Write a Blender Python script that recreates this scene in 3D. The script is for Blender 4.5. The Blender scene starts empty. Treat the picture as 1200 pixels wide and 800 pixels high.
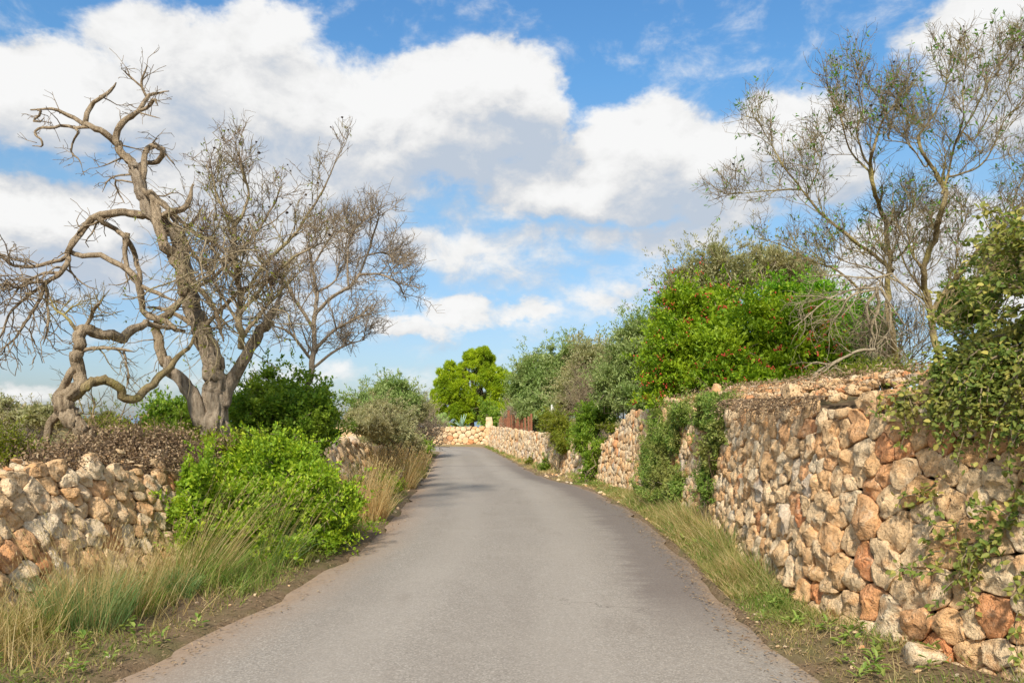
import bpy, math, random
import numpy as np
from mathutils import Vector

random.seed(7)
RNG = np.random.default_rng(11)
sc = bpy.context.scene
col = sc.collection

# ------------------------------------------------------------------ camera
F, EYE, HOR = 900.0, 1.6, 487.0          # focal length and horizon in photo pixels (1200 x 800), eye height
cd = bpy.data.cameras.new("camera")
cd.sensor_fit = 'HORIZONTAL'
cd.sensor_width = 36.0
cd.lens = 36.0 * F / 1200.0
cd.shift_y = (HOR - 400.0) / 1200.0
cd.clip_start, cd.clip_end = 0.05, 20000.0
cam = bpy.data.objects.new("camera", cd)
col.objects.link(cam)
cam.location = (0, 0, EYE)
cam.rotation_euler = (math.radians(90), 0, 0)
sc.camera = cam

# ------------------------------------------------------------------ sun, exposure
SUN_EL, SUN_AZ = 41.0, -167.0            # degrees; azimuth clockwise from the view direction
sd = bpy.data.lights.new("sun", 'SUN')
sd.energy, sd.angle, sd.color = 3.9, math.radians(5.0), (1.0, 0.92, 0.79)
sun = bpy.data.objects.new("sun", sd)
col.objects.link(sun)
_a, _e = math.radians(SUN_AZ), math.radians(SUN_EL)
_d = Vector((math.sin(_a) * math.cos(_e), math.cos(_a) * math.cos(_e), math.sin(_e)))
sun.rotation_euler = _d.to_track_quat('Z', 'Y').to_euler()
sun.location = _d * 60
vs = sc.view_settings
vs.view_transform, vs.look, vs.exposure, vs.gamma, vs.use_curve_mapping = 'Standard', 'None', 0.42, 1.0, False
sc.cycles.max_bounces = 6
sc.cycles.diffuse_bounces = 4
sc.cycles.glossy_bounces = 2
sc.cycles.transmission_bounces = 3
sc.cycles.transparent_max_bounces = 4


# ------------------------------------------------------------------ node helper
class NT:
    def __init__(self, tree):
        self.t = tree

    def n(self, typ, ins=None, **props):
        nd = self.t.nodes.new(typ)
        for k, v in props.items():
            setattr(nd, k, v)
        for k, v in (ins or {}).items():
            s = nd.inputs[k]
            if isinstance(v, bpy.types.NodeSocket):
                self.t.links.new(v, s)
            else:
                s.default_value = (*v, 1.0) if s.type == 'RGBA' and len(v) == 3 else v
        return nd

    def m(self, op, a, b=0.0, c=0.0, clamp=False):
        return self.n('ShaderNodeMath', {0: a, 1: b, 2: c}, operation=op, use_clamp=clamp).outputs[0]

    def noise(self, vec, scale, detail=3.0, rough=0.55, dist=0.0, out='Fac'):
        nd = self.n('ShaderNodeTexNoise', {'Scale': scale, 'Detail': detail, 'Roughness': rough, 'Distortion': dist})
        if vec is not None:
            self.t.links.new(vec, nd.inputs['Vector'])
        return nd.outputs[out]

    def ramp(self, fac, stops, interp='LINEAR'):
        nd = self.n('ShaderNodeValToRGB', {'Fac': fac})
        cr = nd.color_ramp
        cr.interpolation = interp
        while len(cr.elements) > 1:
            cr.elements.remove(cr.elements[-1])
        for i, (p, c) in enumerate(stops):
            e = cr.elements[0] if i == 0 else cr.elements.new(p)
            e.position = p
            c = (c, c, c) if not isinstance(c, (tuple, list)) else c
            e.color = (c[0], c[1], c[2], 1.0)
        return nd.outputs['Color']

    def mix(self, fac, a, b, blend='MIX'):
        nd = self.n('ShaderNodeMix', data_type='RGBA', blend_type=blend)
        for s, v in ((nd.inputs[0], fac), (nd.inputs[6], a), (nd.inputs[7], b)):
            if isinstance(v, bpy.types.NodeSocket):
                self.t.links.new(v, s)
            elif isinstance(v, (tuple, list)):
                s.default_value = (v[0], v[1], v[2], 1.0)
            else:
                s.default_value = v
        return nd.outputs[2]

    def range(self, v, a, b, c=0.0, d=1.0, smooth=False):
        nd = self.n('ShaderNodeMapRange', {'Value': v, 'From Min': a, 'From Max': b, 'To Min': c, 'To Max': d})
        nd.interpolation_type = 'SMOOTHSTEP' if smooth else 'LINEAR'
        return nd.outputs[0]


# ------------------------------------------------------------------ sky with clouds
world = bpy.data.worlds.new("World")
sc.world = world
world.use_nodes = True
world.node_tree.nodes.clear()
W = NT(world.node_tree)
SKY_S = 0.1

# clouds as (px, py, half width, half height, weight), stated as bearing and elevation below
CLOUDS = [
    (-60, 95, 170, 45, 1.0), (90, 92, 150, 45, 1.0), (215, 65, 130, 70, 1.0), (330, 95, 130, 70, 1.0), (320, 20, 80, 40, .8),
    (420, 140, 110, 80, 1.15), (520, 125, 110, 72, 1.2), (595, 105, 90, 66, 1.2), (640, 120, 50, 52, .9), (410, 195, 110, 50, .9),
    (280, 190, 150, 90, .9), (330, 255, 120, 60, .8), (190, 215, 90, 60, .75),
    (60, 235, 110, 42, 1.1), (-60, 240, 110, 50, 1.1), (60, 300, 150, 42, .62), (-40, 340, 120, 40, .6),
    (650, 200, 110, 42, .95), (760, 170, 95, 70, 1.15), (830, 165, 80, 60, 1.1), (900, 160, 90, 70, 1.1), (860, 225, 90, 45, .85), (960, 160, 60, 75, .9),
    (480, 258, 85, 24, .62), (640, 258, 120, 22, .55), (800, 262, 120, 28, .6), (560, 275, 200, 30, .5), (620, 285, 360, 75, .33), (250, 300, 300, 60, .3), (600, 410, 800, 40, .12), (330, 330, 220, 60, .34),
    (525, 350, 62, 24, .9), (600, 358, 55, 15, .6), (700, 335, 70, 18, .52), (745, 315, 40, 15, .5), (470, 372, 80, 12, .6), (800, 340, 80, 20, .4),
    (1170, 20, 90, 55, 1.2), (1250, 60, 110, 70, 1.1), (1080, 280, 110, 75, .8), (1190, 320, 100, 60, .7), (1010, 330, 90, 40, .6), (1150, 240, 60, 40, .6),
    (40, 440, 90, 16, .5), (350, 420, 140, 14, .4), (700, 420, 160, 12, .3),
]


def azel(px, py):
    a = math.atan((px - 600) / F)
    return a, math.atan((HOR - py) / F * math.cos(a))


g = bpy.data.node_groups.new("cloud_density", 'ShaderNodeTree')
g.interface.new_socket("A", in_out='INPUT', socket_type='NodeSocketFloat')
g.interface.new_socket("E", in_out='INPUT', socket_type='NodeSocketFloat')
g.interface.new_socket("D", in_out='OUTPUT', socket_type='NodeSocketFloat')
G = NT(g)
gi, go = G.n('NodeGroupInput'), G.n('NodeGroupOutput')
total = None
for (cx, cy, hw, hh, wt) in CLOUDS:
    a0, e0 = azel(cx, cy + 16)
    sa, se = hw / F * 1.1, hh / F * 1.1
    u = G.m('MULTIPLY_ADD', gi.outputs[0], 1 / sa, -a0 / sa)
    v = G.m('MULTIPLY_ADD', gi.outputs[1], 1 / se, -e0 / se)
    r2 = G.m('MULTIPLY_ADD', u, u, G.m('MULTIPLY', v, v))
    b = G.m('MULTIPLY', G.m('SUBTRACT', 1.0, r2, clamp=True), wt)
    total = b if total is None else G.n('ShaderNodeMath', {0: total, 1: b, 2: .25}, operation='SMOOTH_MAX').outputs[0]
# elsewhere in the sky: the same kind of scattered cumulus
cmb = G.n('ShaderNodeCombineXYZ', {0: G.m('MULTIPLY', gi.outputs[0], 2.2), 1: G.m('MULTIPLY', gi.outputs[1], 4.0), 2: 3.7})
rest = G.range(G.noise(cmb.outputs[0], 1.3, 2.0), .38, .68, 0, 1.1)
rest = G.m('MULTIPLY', rest, G.range(gi.outputs[1], 0.02, 0.2))
front = G.m('MULTIPLY', G.range(G.m('ABSOLUTE', gi.outputs[0]), .72, .95, 1, 0, True), G.range(gi.outputs[1], .5, .7, 1, 0, True))
dens = G.m('ADD', G.m('MULTIPLY', total, front), G.m('MULTIPLY', rest, G.m('SUBTRACT', 1.0, front)))
g.links.new(dens, go.inputs[0])

tc = W.n('ShaderNodeTexCoord')
sep = W.n('ShaderNodeSeparateXYZ', {0: tc.outputs['Generated']})
az = W.m('ARCTAN2', sep.outputs[0], sep.outputs[1])
el = W.m('ARCSINE', sep.outputs[2])
vst = W.n('ShaderNodeCombineXYZ', {0: sep.outputs[0], 1: sep.outputs[1], 2: W.m('MULTIPLY', sep.outputs[2], 1.5)})
warp = W.n('ShaderNodeTexNoise', {'Vector': vst.outputs[0], 'Scale': 5.5, 'Detail': 6.0, 'Roughness': .62})
wsep = W.n('ShaderNodeSeparateXYZ', {0: warp.outputs['Color']})
azw = W.m('MULTIPLY_ADD', W.m('SUBTRACT', wsep.outputs[0], .5), .16, az)
elw = W.m('MULTIPLY_ADD', W.m('SUBTRACT', wsep.outputs[1], .5), .11, el)


def cloud_group(a, e):
    nd = W.n('ShaderNodeGroup')
    nd.node_tree = g
    W.t.links.new(a, nd.inputs[0])
    W.t.links.new(e, nd.inputs[1])
    return nd.outputs[0]


fbm = W.noise(vst.outputs[0], 13.0, 9.0, .62, .25)
fine = W.m('SUBTRACT', fbm, .5)
d0 = cloud_group(azw, elw)
d1 = cloud_group(W.m('ADD', azw, -.012), W.m('ADD', elw, .05))
dd = W.m('MULTIPLY_ADD', fine, 1.1, d0)
cover = W.range(dd, .16, .58, 0, 1, True)
# self shade: how much cloud lies between this point and the sun
sh_v = W.n('ShaderNodeVectorMath', {0: vst.outputs[0], 1: (-.008, 0, .022)}, operation='ADD').outputs[0]
relief = W.m('SUBTRACT', W.noise(sh_v, 13.0, 9.0, .62, .25), fbm)
relief2 = W.m('SUBTRACT', W.noise(W.n('ShaderNodeVectorMath', {0: vst.outputs[0], 1: (-.02, 0, .05)}, operation='ADD').outputs[0], 6.0, 6.0, .6), W.noise(vst.outputs[0], 6.0, 6.0, .6))
thick = W.m('MULTIPLY_ADD', W.m('MULTIPLY_ADD', relief, 2.1, W.m('MULTIPLY_ADD', relief2, 1.9, W.m('MULTIPLY', fine, -.5))), 1.0, W.m('MULTIPLY_ADD', W.m('SUBTRACT', d1, d0), .9, W.m('MULTIPLY', d1, .55)))
shade = W.range(thick, -.42, .98, 0, 1)
ccol = W.ramp(shade, [(0.0, (7.2, 7.15, 7.05)), (.28, (6.75, 6.7, 6.6)), (.5, (6.0, 6.0, 6.0)), (.72, (5.0, 5.2, 5.5)), (1.0, (4.0, 4.5, 5.2))])
sky = W.n('ShaderNodeTexSky', sky_type='NISHITA', sun_disc=False)
sky.sun_elevation = math.radians(SUN_EL)
sky.sun_rotation = math.radians(SUN_AZ)
sky.air_density, sky.dust_density, sky.ozone_density = 1.0, 0.6, 1.5
hs = W.n('ShaderNodeHueSaturation', {'Saturation': 1.0, 'Value': 1.0, 'Color': sky.outputs[0]})
tint_ = W.ramp(W.range(el, -.02, .55), [(0, (.52, .61, .84)), (.22, (.72, .81, .93)), (.5, (.94, 1.14, 1.16)), (.75, (.76, 1.22, 1.42)), (1, (.68, 1.18, 1.5))])
blue = W.mix(1.0, hs.outputs[0], tint_, 'MULTIPLY')
full = W.mix(W.m('MULTIPLY', cover, .97), blue, ccol)
bg = W.n('ShaderNodeBackground', {'Color': full, 'Strength': SKY_S})
W.n('ShaderNodeOutputWorld', {'Surface': bg.outputs[0]})


# ------------------------------------------------------------------ geometry helpers
def P(px, py, d):
    return np.array([(px - 600) / F * d, d, EYE + (HOR - py) / F * d])


def unit(v):
    return v / np.maximum(np.linalg.norm(v, axis=-1, keepdims=True), 1e-9)


def smooth01(x):
    x = np.clip(x, 0, 1)
    return x * x * (3 - 2 * x)


def rvec(n):
    return unit(RNG.normal(size=(n, 3)))


class Geo:
    """vertices and faces that become one mesh"""

    def __init__(self):
        self.v, self.q, self.t, self.a, self.k = [], [], [], [], 0

    def add(self, v, quads=None, tris=None, tint=None):
        v = np.asarray(v, float).reshape(-1, 3)
        if quads is not None and len(quads):
            self.q.append(np.asarray(quads, np.int64) + self.k)
        if tris is not None and len(tris):
            self.t.append(np.asarray(tris, np.int64) + self.k)
        self.v.append(v)
        self.a.append(np.full(len(v), .5) if tint is None else np.broadcast_to(np.asarray(tint, float), (len(v),)))
        self.k += len(v)
        return self

    def mesh(self, name, mat, origin=(0, 0, 0), smooth=True):
        me = bpy.data.meshes.new(name)
        v = np.concatenate(self.v) - np.asarray(origin, float)
        q = np.concatenate(self.q) if self.q else np.zeros((0, 4), np.int64)
        t = np.concatenate(self.t) if self.t else np.zeros((0, 3), np.int64)
        me.vertices.add(len(v))
        me.vertices.foreach_set('co', v.astype(np.float32).ravel())
        loops = np.concatenate([q.ravel(), t.ravel()])
        me.loops.add(len(loops))
        me.loops.foreach_set('vertex_index', loops.astype(np.int32))
        tot = np.concatenate([np.full(len(q), 4), np.full(len(t), 3)]).astype(np.int32)
        st = np.concatenate([[0], np.cumsum(tot)[:-1]]).astype(np.int32)
        me.polygons.add(len(tot))
        me.polygons.foreach_set('loop_start', st)
        me.polygons.foreach_set('loop_total', tot)
        me.polygons.foreach_set('use_smooth', np.full(len(tot), bool(smooth)))
        at = me.attributes.new('tint', 'FLOAT', 'POINT')
        at.data.foreach_set('value', np.concatenate(self.a).astype(np.float32))
        me.materials.append(mat)
        me.update(calc_edges=True)
        me.validate()
        return me

    def link(self, name, mat, parent=None, origin=(0, 0, 0), smooth=True, kind=None):
        if not self.v:
            return None
        base = np.asarray(origin, float)
        if parent is not None:
            base = np.array(world_of(parent)) + base * 0
        o = bpy.data.objects.new(name, self.mesh(name, mat, base, smooth))
        col.objects.link(o)
        if parent is not None:
            o.parent = parent
        else:
            o.location = base
        if kind:
            o['kind'] = kind
        return o


def world_of(o):
    l = Vector((0, 0, 0))
    while o is not None:
        l = l + o.location
        o = o.parent
    return l


def thing(name, label, cat, loc, group=None):
    o = bpy.data.objects.new(name, None)
    o.empty_display_size = .2
    o.location = loc
    col.objects.link(o)
    o['label'], o['category'] = label, cat
    if group:
        o['group'] = group
    return o


def tag(o, label, cat, group=None):
    o['label'], o['category'] = label, cat
    if group:
        o['group'] = group
    return o


def catmull(pts, n):
    pts = np.asarray(pts, float)
    p = np.vstack([2 * pts[0] - pts[1], pts, 2 * pts[-1] - pts[-2]])
    k = len(pts) - 1
    u = np.linspace(0, k - 1e-6, n)
    i = u.astype(int)
    f = (u - i)[:, None]
    a, b, c, d = p[i], p[i + 1], p[i + 2], p[i + 3]
    return .5 * (2 * b + (c - a) * f + (2 * a - 5 * b + 4 * c - d) * f ** 2 + (3 * b - a - 3 * c + d) * f ** 3)


def tube(pts, rad, sides=8, rough=0.0, furrow=0.0, seed=0):
    """one swept limb with parallel frames: vertices, quads"""
    pts, rad = np.asarray(pts, float), np.asarray(rad, float)
    n = len(pts)
    tg = unit(np.gradient(pts, axis=0))
    ref = np.array([0, 0, 1.0]) if abs(tg[0, 2]) < .8 else np.array([1.0, 0, 0])
    u = unit(np.cross(tg[0], ref))
    rng = np.random.default_rng(seed + 3)
    ph = np.arange(sides) / sides * 2 * math.pi
    K = rng.integers(2, 6, 4)
    Q = rng.uniform(0, 6.28, (4, 2))
    Z = rng.uniform(.25, .8, 4)
    out = np.zeros((n, sides, 3))
    for i in range(n):
        u = unit(u - tg[i] * np.dot(u, tg[i]))
        w = np.cross(tg[i], u)
        r = np.ones(sides)
        if rough:
            for j in range(4):
                r = r + rough * .5 * np.sin(K[j] * ph + Q[j, 0] + i * Z[j]) * (.6 + .4 * math.sin(i * Z[j] * .6 + Q[j, 1]))
            r = r + rng.normal(0, rough * .35, sides)
        if furrow:
            r = r + furrow * np.sin(9 * ph + 1.3 * math.sin(i * .13 + 1) + .7 * np.sin(3 * ph)) + furrow * .6 * np.sin(14 * ph + i * .09)
        out[i] = pts[i] + rad[i] * r[:, None] * (np.cos(ph)[:, None] * u + np.sin(ph)[:, None] * w)
    v = np.concatenate([out.reshape(-1, 3), [pts[0] - tg[0] * rad[0] * .5, pts[-1] + tg[-1] * rad[-1] * 1.2]])
    j = np.arange(sides)
    t0 = np.stack([(j + 1) % sides, j, np.full(sides, n * sides)], -1)
    e = (n - 1) * sides
    t1 = np.stack([e + j, e + (j + 1) % sides, np.full(sides, n * sides + 1)], -1)
    return v, ring_quads(1, n, sides), np.concatenate([t0, t1])


def ring_quads(N, K, S):
    i = np.arange(K - 1)[:, None]
    j = np.arange(S)[None]
    a = i * S + j
    b = i * S + (j + 1) % S
    q = np.stack([a, b, b + S, a + S], -1).reshape(-1, 4)
    return (q[None] + (np.arange(N) * K * S)[:, None, None]).reshape(-1, 4)


def tubes(geo, pts, rad, sides=4):
    """many like tubes at once; pts N x K x 3, rad N x K"""
    N, K, _ = pts.shape
    if N == 0:
        return
    tg = unit(np.gradient(pts, axis=1))
    ref = rvec(N)[:, None, :]
    u = unit(np.cross(tg, ref))
    w = np.cross(tg, u)
    ph = np.arange(sides) / sides * 2 * math.pi
    ring = np.cos(ph)[None, None, :, None] * u[:, :, None] + np.sin(ph)[None, None, :, None] * w[:, :, None]
    v = pts[:, :, None] + rad[:, :, None, None] * ring
    geo.add(v.reshape(-1, 3), ring_quads(N, K, sides), tint=np.repeat(RNG.random(N), K * sides))


def grow(pts, rad, n_each, length, spread=.9, wiggle=.25, up=.15, K=5, t0=.2, ratio=.6, tipr=.35, minr=.002, out_c=None, out_w=0.0):
    """children of N parent limbs, all at once"""
    N, KP, _ = pts.shape
    idx = np.repeat(np.arange(N), n_each)
    M = len(idx)
    t = RNG.uniform(t0, 1.0, M) * (KP - 1)
    i = np.minimum(t.astype(int), KP - 2)
    f = (t - i)[:, None]
    p0 = pts[idx, i] * (1 - f) + pts[idx, i + 1] * f
    r0 = (rad[idx, i] * (1 - f[:, 0]) + rad[idx, i + 1] * f[:, 0])
    tg = unit(pts[idx, i + 1] - pts[idx, i])
    d = unit(tg * RNG.uniform(.2, 1.0, M)[:, None] + rvec(M) * spread + np.array([0, 0, up]))
    if out_c is not None:
        d = unit(d + unit(p0 - np.asarray(out_c)) * out_w)
    L = RNG.uniform(length[0], length[1], M) * (1.0 - .45 * t / (KP - 1))
    st = L / (K - 1)
    path = [p0]
    for k in range(K - 1):
        d = unit(d + RNG.normal(0, wiggle, (M, 3)) + np.array([0, 0, up * .35]))
        path.append(path[-1] + d * st[:, None])
    p = np.stack(path, 1)
    rb = np.maximum(np.minimum(r0 * ratio, L * .03), minr)
    r = np.maximum(rb[:, None] * np.linspace(1, tipr, K)[None], minr * .6)
    return p, r


def limb(pxs, depth, r0, r1, n=None, seed=0, power=1.0, wob=.12, thick=1.0, net=None, taper=True):
    """a traced limb: photo pixels (+ optional depth offset in metres) at a depth, radii in pixels -> points, radii in metres"""
    rng = np.random.default_rng(seed + 91)
    wobble = np.cumsum(rng.normal(0, wob, len(pxs)))
    wobble -= wobble[0]
    d0 = depth
    pxs = list(pxs)
    if net and len(pxs[0]) == 2:                 # start on the limb it grows from, at that limb's own distance
        al = np.concatenate(net)
        pj = np.stack([600 + al[:, 0] / al[:, 1] * F, HOR - (al[:, 2] - EYE) / al[:, 1] * F], -1)
        dist = np.hypot(pj[:, 0] - pxs[0][0], pj[:, 1] - pxs[0][1])
        j = int(np.argmin(dist))
        if dist[j] < 30:
            d0 = float(al[j, 1])
            if dist[j] > 3:
                pxs = [tuple(pj[j])] + pxs
            else:
                pxs[0] = tuple(pj[j])
            wobble = np.concatenate([[0], wobble])
    p = [P(q[0], q[1], d0 + (q[2] if len(q) > 2 else wobble[i])) for i, q in enumerate(pxs)]
    n = n or max(6, int(sum(math.dist(pxs[i][:2], pxs[i + 1][:2]) for i in range(len(pxs) - 1)) / 5))
    t = np.linspace(0, 1, n) ** power
    c = catmull(p, n)
    rr = (r0 + (r1 - r0) * t) * d0 / F * thick
    kink = rng.normal(0, 1, (n, 3))
    kink = (kink + np.roll(kink, 1, 0) + np.roll(kink, -1, 0)) / 1.7
    kink[0] = kink[-1] = 0
    c = c + kink * np.minimum(rr, .06)[:, None] * .34
    if net is not None:
        net.append(c)
    r = (r0 + (r1 - r0) * t) * d0 / F * thick
    if taper:
        r = r * (1 - .55 * smooth01((t - .8) / .2))
    return c, r


def leaves(geo, base, d, nrm, L, Wd, fold=.18, rich=False):
    """leaf blades: folded kites, or six-cornered folded blades"""
    n = len(base)
    if n == 0:
        return
    L = np.broadcast_to(L, (n,))[:, None]
    Wd = np.broadcast_to(Wd, (n,))[:, None]
    d = unit(d)
    s = unit(np.cross(d, nrm))
    nn = np.cross(s, d)
    up = nn * Wd * fold
    if rich:
        v = np.stack([base, base + d * L * .3 + s * Wd * .46 + up, base + d * L * .68 + s * Wd * .44 + up * .8, base + d * L - nn * L * .12,
                      base + d * L * .68 - s * Wd * .44 + up * .8, base + d * L * .3 - s * Wd * .46 + up], 1)
        q = np.array([[0, 1, 2, 3], [0, 3, 4, 5]])
        k = 6
    else:
        v = np.stack([base, base + d * L * .5 + s * Wd * .5 + up, base + d * L, base + d * L * .5 - s * Wd * .5 + up], 1)
        q = np.array([[0, 1, 2, 3]])
        k = 4
    quads = (q[None] + (np.arange(n) * k)[:, None, None]).reshape(-1, 4)
    geo.add(v.reshape(-1, 3), quads, tint=np.repeat(RNG.random(n), k))


def sprig_leaves(geo, tips, dirs, n_per, span, L, Wd, droop=0.0, rich=False, spread=.9, up=.35):
    """leaves set along short twigs that end at tips"""
    N = len(tips)
    idx = np.repeat(np.arange(N), n_per)
    M = len(idx)
    t = RNG.random(M)
    dd = unit(dirs)
    base = tips[idx] - dd[idx] * (t * span)[:, None] + RNG.normal(0, span * .05, (M, 3))
    ld = unit(dd[idx] * .55 + rvec(M) * spread + np.array([0, 0, up - droop]))
    nr = unit(rvec(M) * .8 + np.array([0, 0, 1.0]))
    leaves(geo, base, ld, nr, L * RNG.uniform(.65, 1.2, M), Wd * RNG.uniform(.7, 1.2, M), rich=rich)


def crown_points(c, R, n_clump, n_sprig, rc=(.2, .36), zcut=-.9, fill=.55, squash=.85):
    """clumps through a crown's volume and sprig tips on them: tips, directions, clump centres"""
    d = rvec(n_clump * 2)
    d = d[d[:, 2] > zcut][:n_clump]
    n = len(d)
    rr = RNG.uniform(fill, 1.0, n) ** .6
    cc = d * rr[:, None] * .82
    lump = RNG.uniform(rc[0], rc[1], n)
    idx = np.repeat(np.arange(n), n_sprig)
    sd_ = unit(rvec(len(idx)) + d[idx] * .75)
    tip = cc[idx] + sd_ * (lump[idx] * RNG.uniform(.55, 1.12, len(idx)) ** .7)[:, None] * np.array([1, 1, squash])
    tips = np.asarray(c) + tip * np.asarray(R)
    return tips, unit(sd_ * np.asarray(R)), np.asarray(c) + cc * np.asarray(R)


# ------------------------------------------------------------------ materials
def new_mat(name):
    m = bpy.data.materials.new(name)
    m.use_nodes = True
    m.node_tree.nodes.clear()
    return m, NT(m.node_tree)


def finish(b, color, rough=.8, bump=None, bs=.4, bd=.02, spec=.3):
    ins = {'Base Color': color, 'Roughness': rough, 'Specular IOR Level': spec}
    if bump is not None:
        ins['Normal'] = b.n('ShaderNodeBump', {'Height': bump, 'Strength': bs, 'Distance': bd}).outputs[0]
    p = b.n('ShaderNodeBsdfPrincipled', ins)
    b.n('ShaderNodeOutputMaterial', {'Surface': p.outputs[0]})
    return p


def pos(b):
    return b.n('ShaderNodeNewGeometry').outputs['Position']


LEAF = 1.4


def leaf_mat(name, stops, patch=None, patch_scale=1.5, trans=.4, rough=.55, spec=.35):
    """stops: colours by leaf; patch: a second colour that takes over whole sprays"""
    m, b = new_mat(name)
    ge = b.n('ShaderNodeNewGeometry')
    up_ = lambda q: tuple(min(v * LEAF, .8) for v in q)
    c = b.ramp(ge.outputs['Random Per Island'], [(p_, up_(q)) for p_, q in stops])
    patch = (up_(patch[0]), patch[1]) if patch else None
    if patch:
        c = b.mix(b.range(b.noise(ge.outputs['Position'], patch_scale, 3.0), .45, .65, 0, patch[1]), c, patch[0])
    p = b.n('ShaderNodeBsdfPrincipled', {'Base Color': c, 'Roughness': rough, 'Specular IOR Level': spec})
    t = b.n('ShaderNodeBsdfTranslucent', {'Color': b.mix(1.0, c, (1.0, 1.0, .62), 'MULTIPLY')})
    s = b.n('ShaderNodeMixShader', {0: trans, 1: p.outputs[0], 2: t.outputs[0]})
    b.n('ShaderNodeOutputMaterial', {'Surface': s.outputs[0]})
    return m


def bark_mat(name, a, c, dark, scale=14.0, lichen=None, lf=.6):
    m, b = new_mat(name)
    p = pos(b)
    st = b.n('ShaderNodeMapping', {'Vector': p, 'Scale': (1, 1, .22)}).outputs[0]
    n1 = b.noise(st, scale, 5.0, .65)
    n2 = b.noise(p, scale * 3.2, 4.0, .6)
    k = b.ramp(n1, [(.3, dark), (.48, a), (.7, c)])
    k = b.mix(b.range(n2, .35, .75, 0, .45), k, a)
    if lichen:
        k = b.mix(b.range(b.noise(p, 3.0, 4.0), .5, .62, 0, lf), k, lichen)
    h = b.m('ADD', n1, b.m('MULTIPLY', n2, .5))
    finish(b, k, .9, h, 1.0, .05, .12)
    return m


def stone_mat(name, dark=1.0):
    m, b = new_mat(name)
    at = b.n('ShaderNodeAttribute', attribute_name='tint')
    p = pos(b)
    base = b.ramp(at.outputs['Fac'], [
        (0.0, (.73, .29, .115)), (.14, (.77, .385, .175)), (.30, (.81, .50, .24)), (.46, (.83, .585, .33)),
        (.62, (.86, .67, .43)), (.76, (.82, .665, .455)), (.88, (.64, .53, .41)), (1.0, (.88, .76, .59))])
    big = b.noise(p, 5.0, 4.0, .6)
    base = b.mix(b.range(big, .52, .66, 0, .65), base, (.74, .37, .14))
    base = b.mix(b.range(b.noise(p, 8.5, 5.0, .65), .56, .72, 0, .7), base, (.84, .68, .46))
    grime = b.noise(p, 24.0, 5.0, .7)
    base = b.mix(b.range(grime, .60, .78, 0, .45), base, (.24, .195, .15))
    spots = b.n('ShaderNodeTexVoronoi', {'Vector': p, 'Scale': 75.0, 'Randomness': 1.0}).outputs['Distance']
    base = b.mix(b.range(spots, .03, .16, .45, 0), base, (.30, .21, .14))
    fine_ = b.noise(p, 60.0, 6.0, .75)
    base = b.mix(b.range(fine_, .36, .56, .38, 0), base, (.34, .24, .16))
    base = b.mix(b.range(fine_, .55, .72, 0, .45), base, (.88, .70, .47))
    h = b.m('ADD', b.m('MULTIPLY', b.noise(p, 17.0, 6.0, .68), 1.3), b.m('MULTIPLY', b.range(spots, 0, .3), .35))
    pits = b.range(b.noise(p, 46.0, 3.0, .6), .56, .72, 0, 1)
    base = b.mix(b.m('MULTIPLY', pits, .28), base, (.30, .20, .12))
    h = b.m('ADD', h, b.m('MULTIPLY', grime, -.4))
    h = b.m('ADD', h, b.m('MULTIPLY', pits, -.3))
    finish(b, base, .92, h, .85, .035, .12)
    return m


def plain_mat(name, c1, c2, scale=10.0, rough=.85, bs=.3, bd=.01, spec=.2):
    m, b = new_mat(name)
    p = pos(b)
    n = b.noise(p, scale, 5.0, .65)
    finish(b, b.ramp(n, [(.3, c1), (.7, c2)]), rough, n, bs, bd, spec)
    return m


M = {}
M['stone'] = stone_mat('limestone')
M['core'] = plain_mat('shade_toned_earth', (.10, .065, .04), (.20, .135, .08), 9.0, .95, .8, .05)  # earth fill, its colour darkened to stand for shade deep between the stones
M['dead_wood'] = bark_mat('weathered_bark', (.38, .29, .19), (.56, .44, .30), (.12, .08, .05), 24.0)
M['old_trunk'] = bark_mat('furrowed_bark', (.36, .285, .205), (.52, .43, .32), (.11, .08, .055), 22.0)
M['tip_wood'] = bark_mat('dark_twig_bark', (.13, .095, .07), (.22, .165, .12), (.06, .045, .035), 20.0)
M['twig'] = bark_mat('twig_bark', (.36, .28, .18), (.50, .40, .26), (.20, .15, .10), 20.0, (.44, .39, .17), .5)
M['twig_grey'] = bark_mat('grey_twig_bark', (.38, .30, .21), (.52, .42, .30), (.20, .15, .10), 20.0)
M['twig_red'] = bark_mat('reddish_twig_bark', (.29, .20, .135), (.40, .29, .20), (.16, .11, .08), 20.0, (.36, .32, .15), .5)
M['lichen_wood'] = bark_mat('lichen_bark', (.31, .235, .12), (.44, .345, .19), (.14, .10, .06), 18.0, (.42, .35, .12), .75)
M['bleached'] = bark_mat('bleached_wood', (.42, .34, .22), (.54, .45, .31), (.24, .18, .12), 18.0)
M['bleached_vine'] = bark_mat('pale_vine_bark', (.36, .28, .18), (.48, .39, .26), (.22, .165, .105), 18.0, (.40, .36, .17), .6)
M['brush'] = bark_mat('brown_brush', (.20, .135, .085), (.33, .24, .155), (.08, .055, .04), 22.0)
M['leaf_fresh'] = leaf_mat('fresh_leaf', [(0, (.14, .24, .012)), (.5, (.25, .37, .018)), (1, (.42, .48, .035))], ((.12, .22, .016), .7), 2.4)
M['leaf_mastic'] = leaf_mat('mastic_leaf', [(0, (.08, .16, .010)), (.5, (.15, .26, .012)), (1, (.28, .38, .016))], ((.26, .34, .014), .8), 1.7)
M['leaf_bright'] = leaf_mat('bright_leaf', [(0, (.10, .23, .012)), (.5, (.15, .31, .014)), (1, (.24, .42, .02))], ((.08, .20, .012), .6), 1.6)
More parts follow.
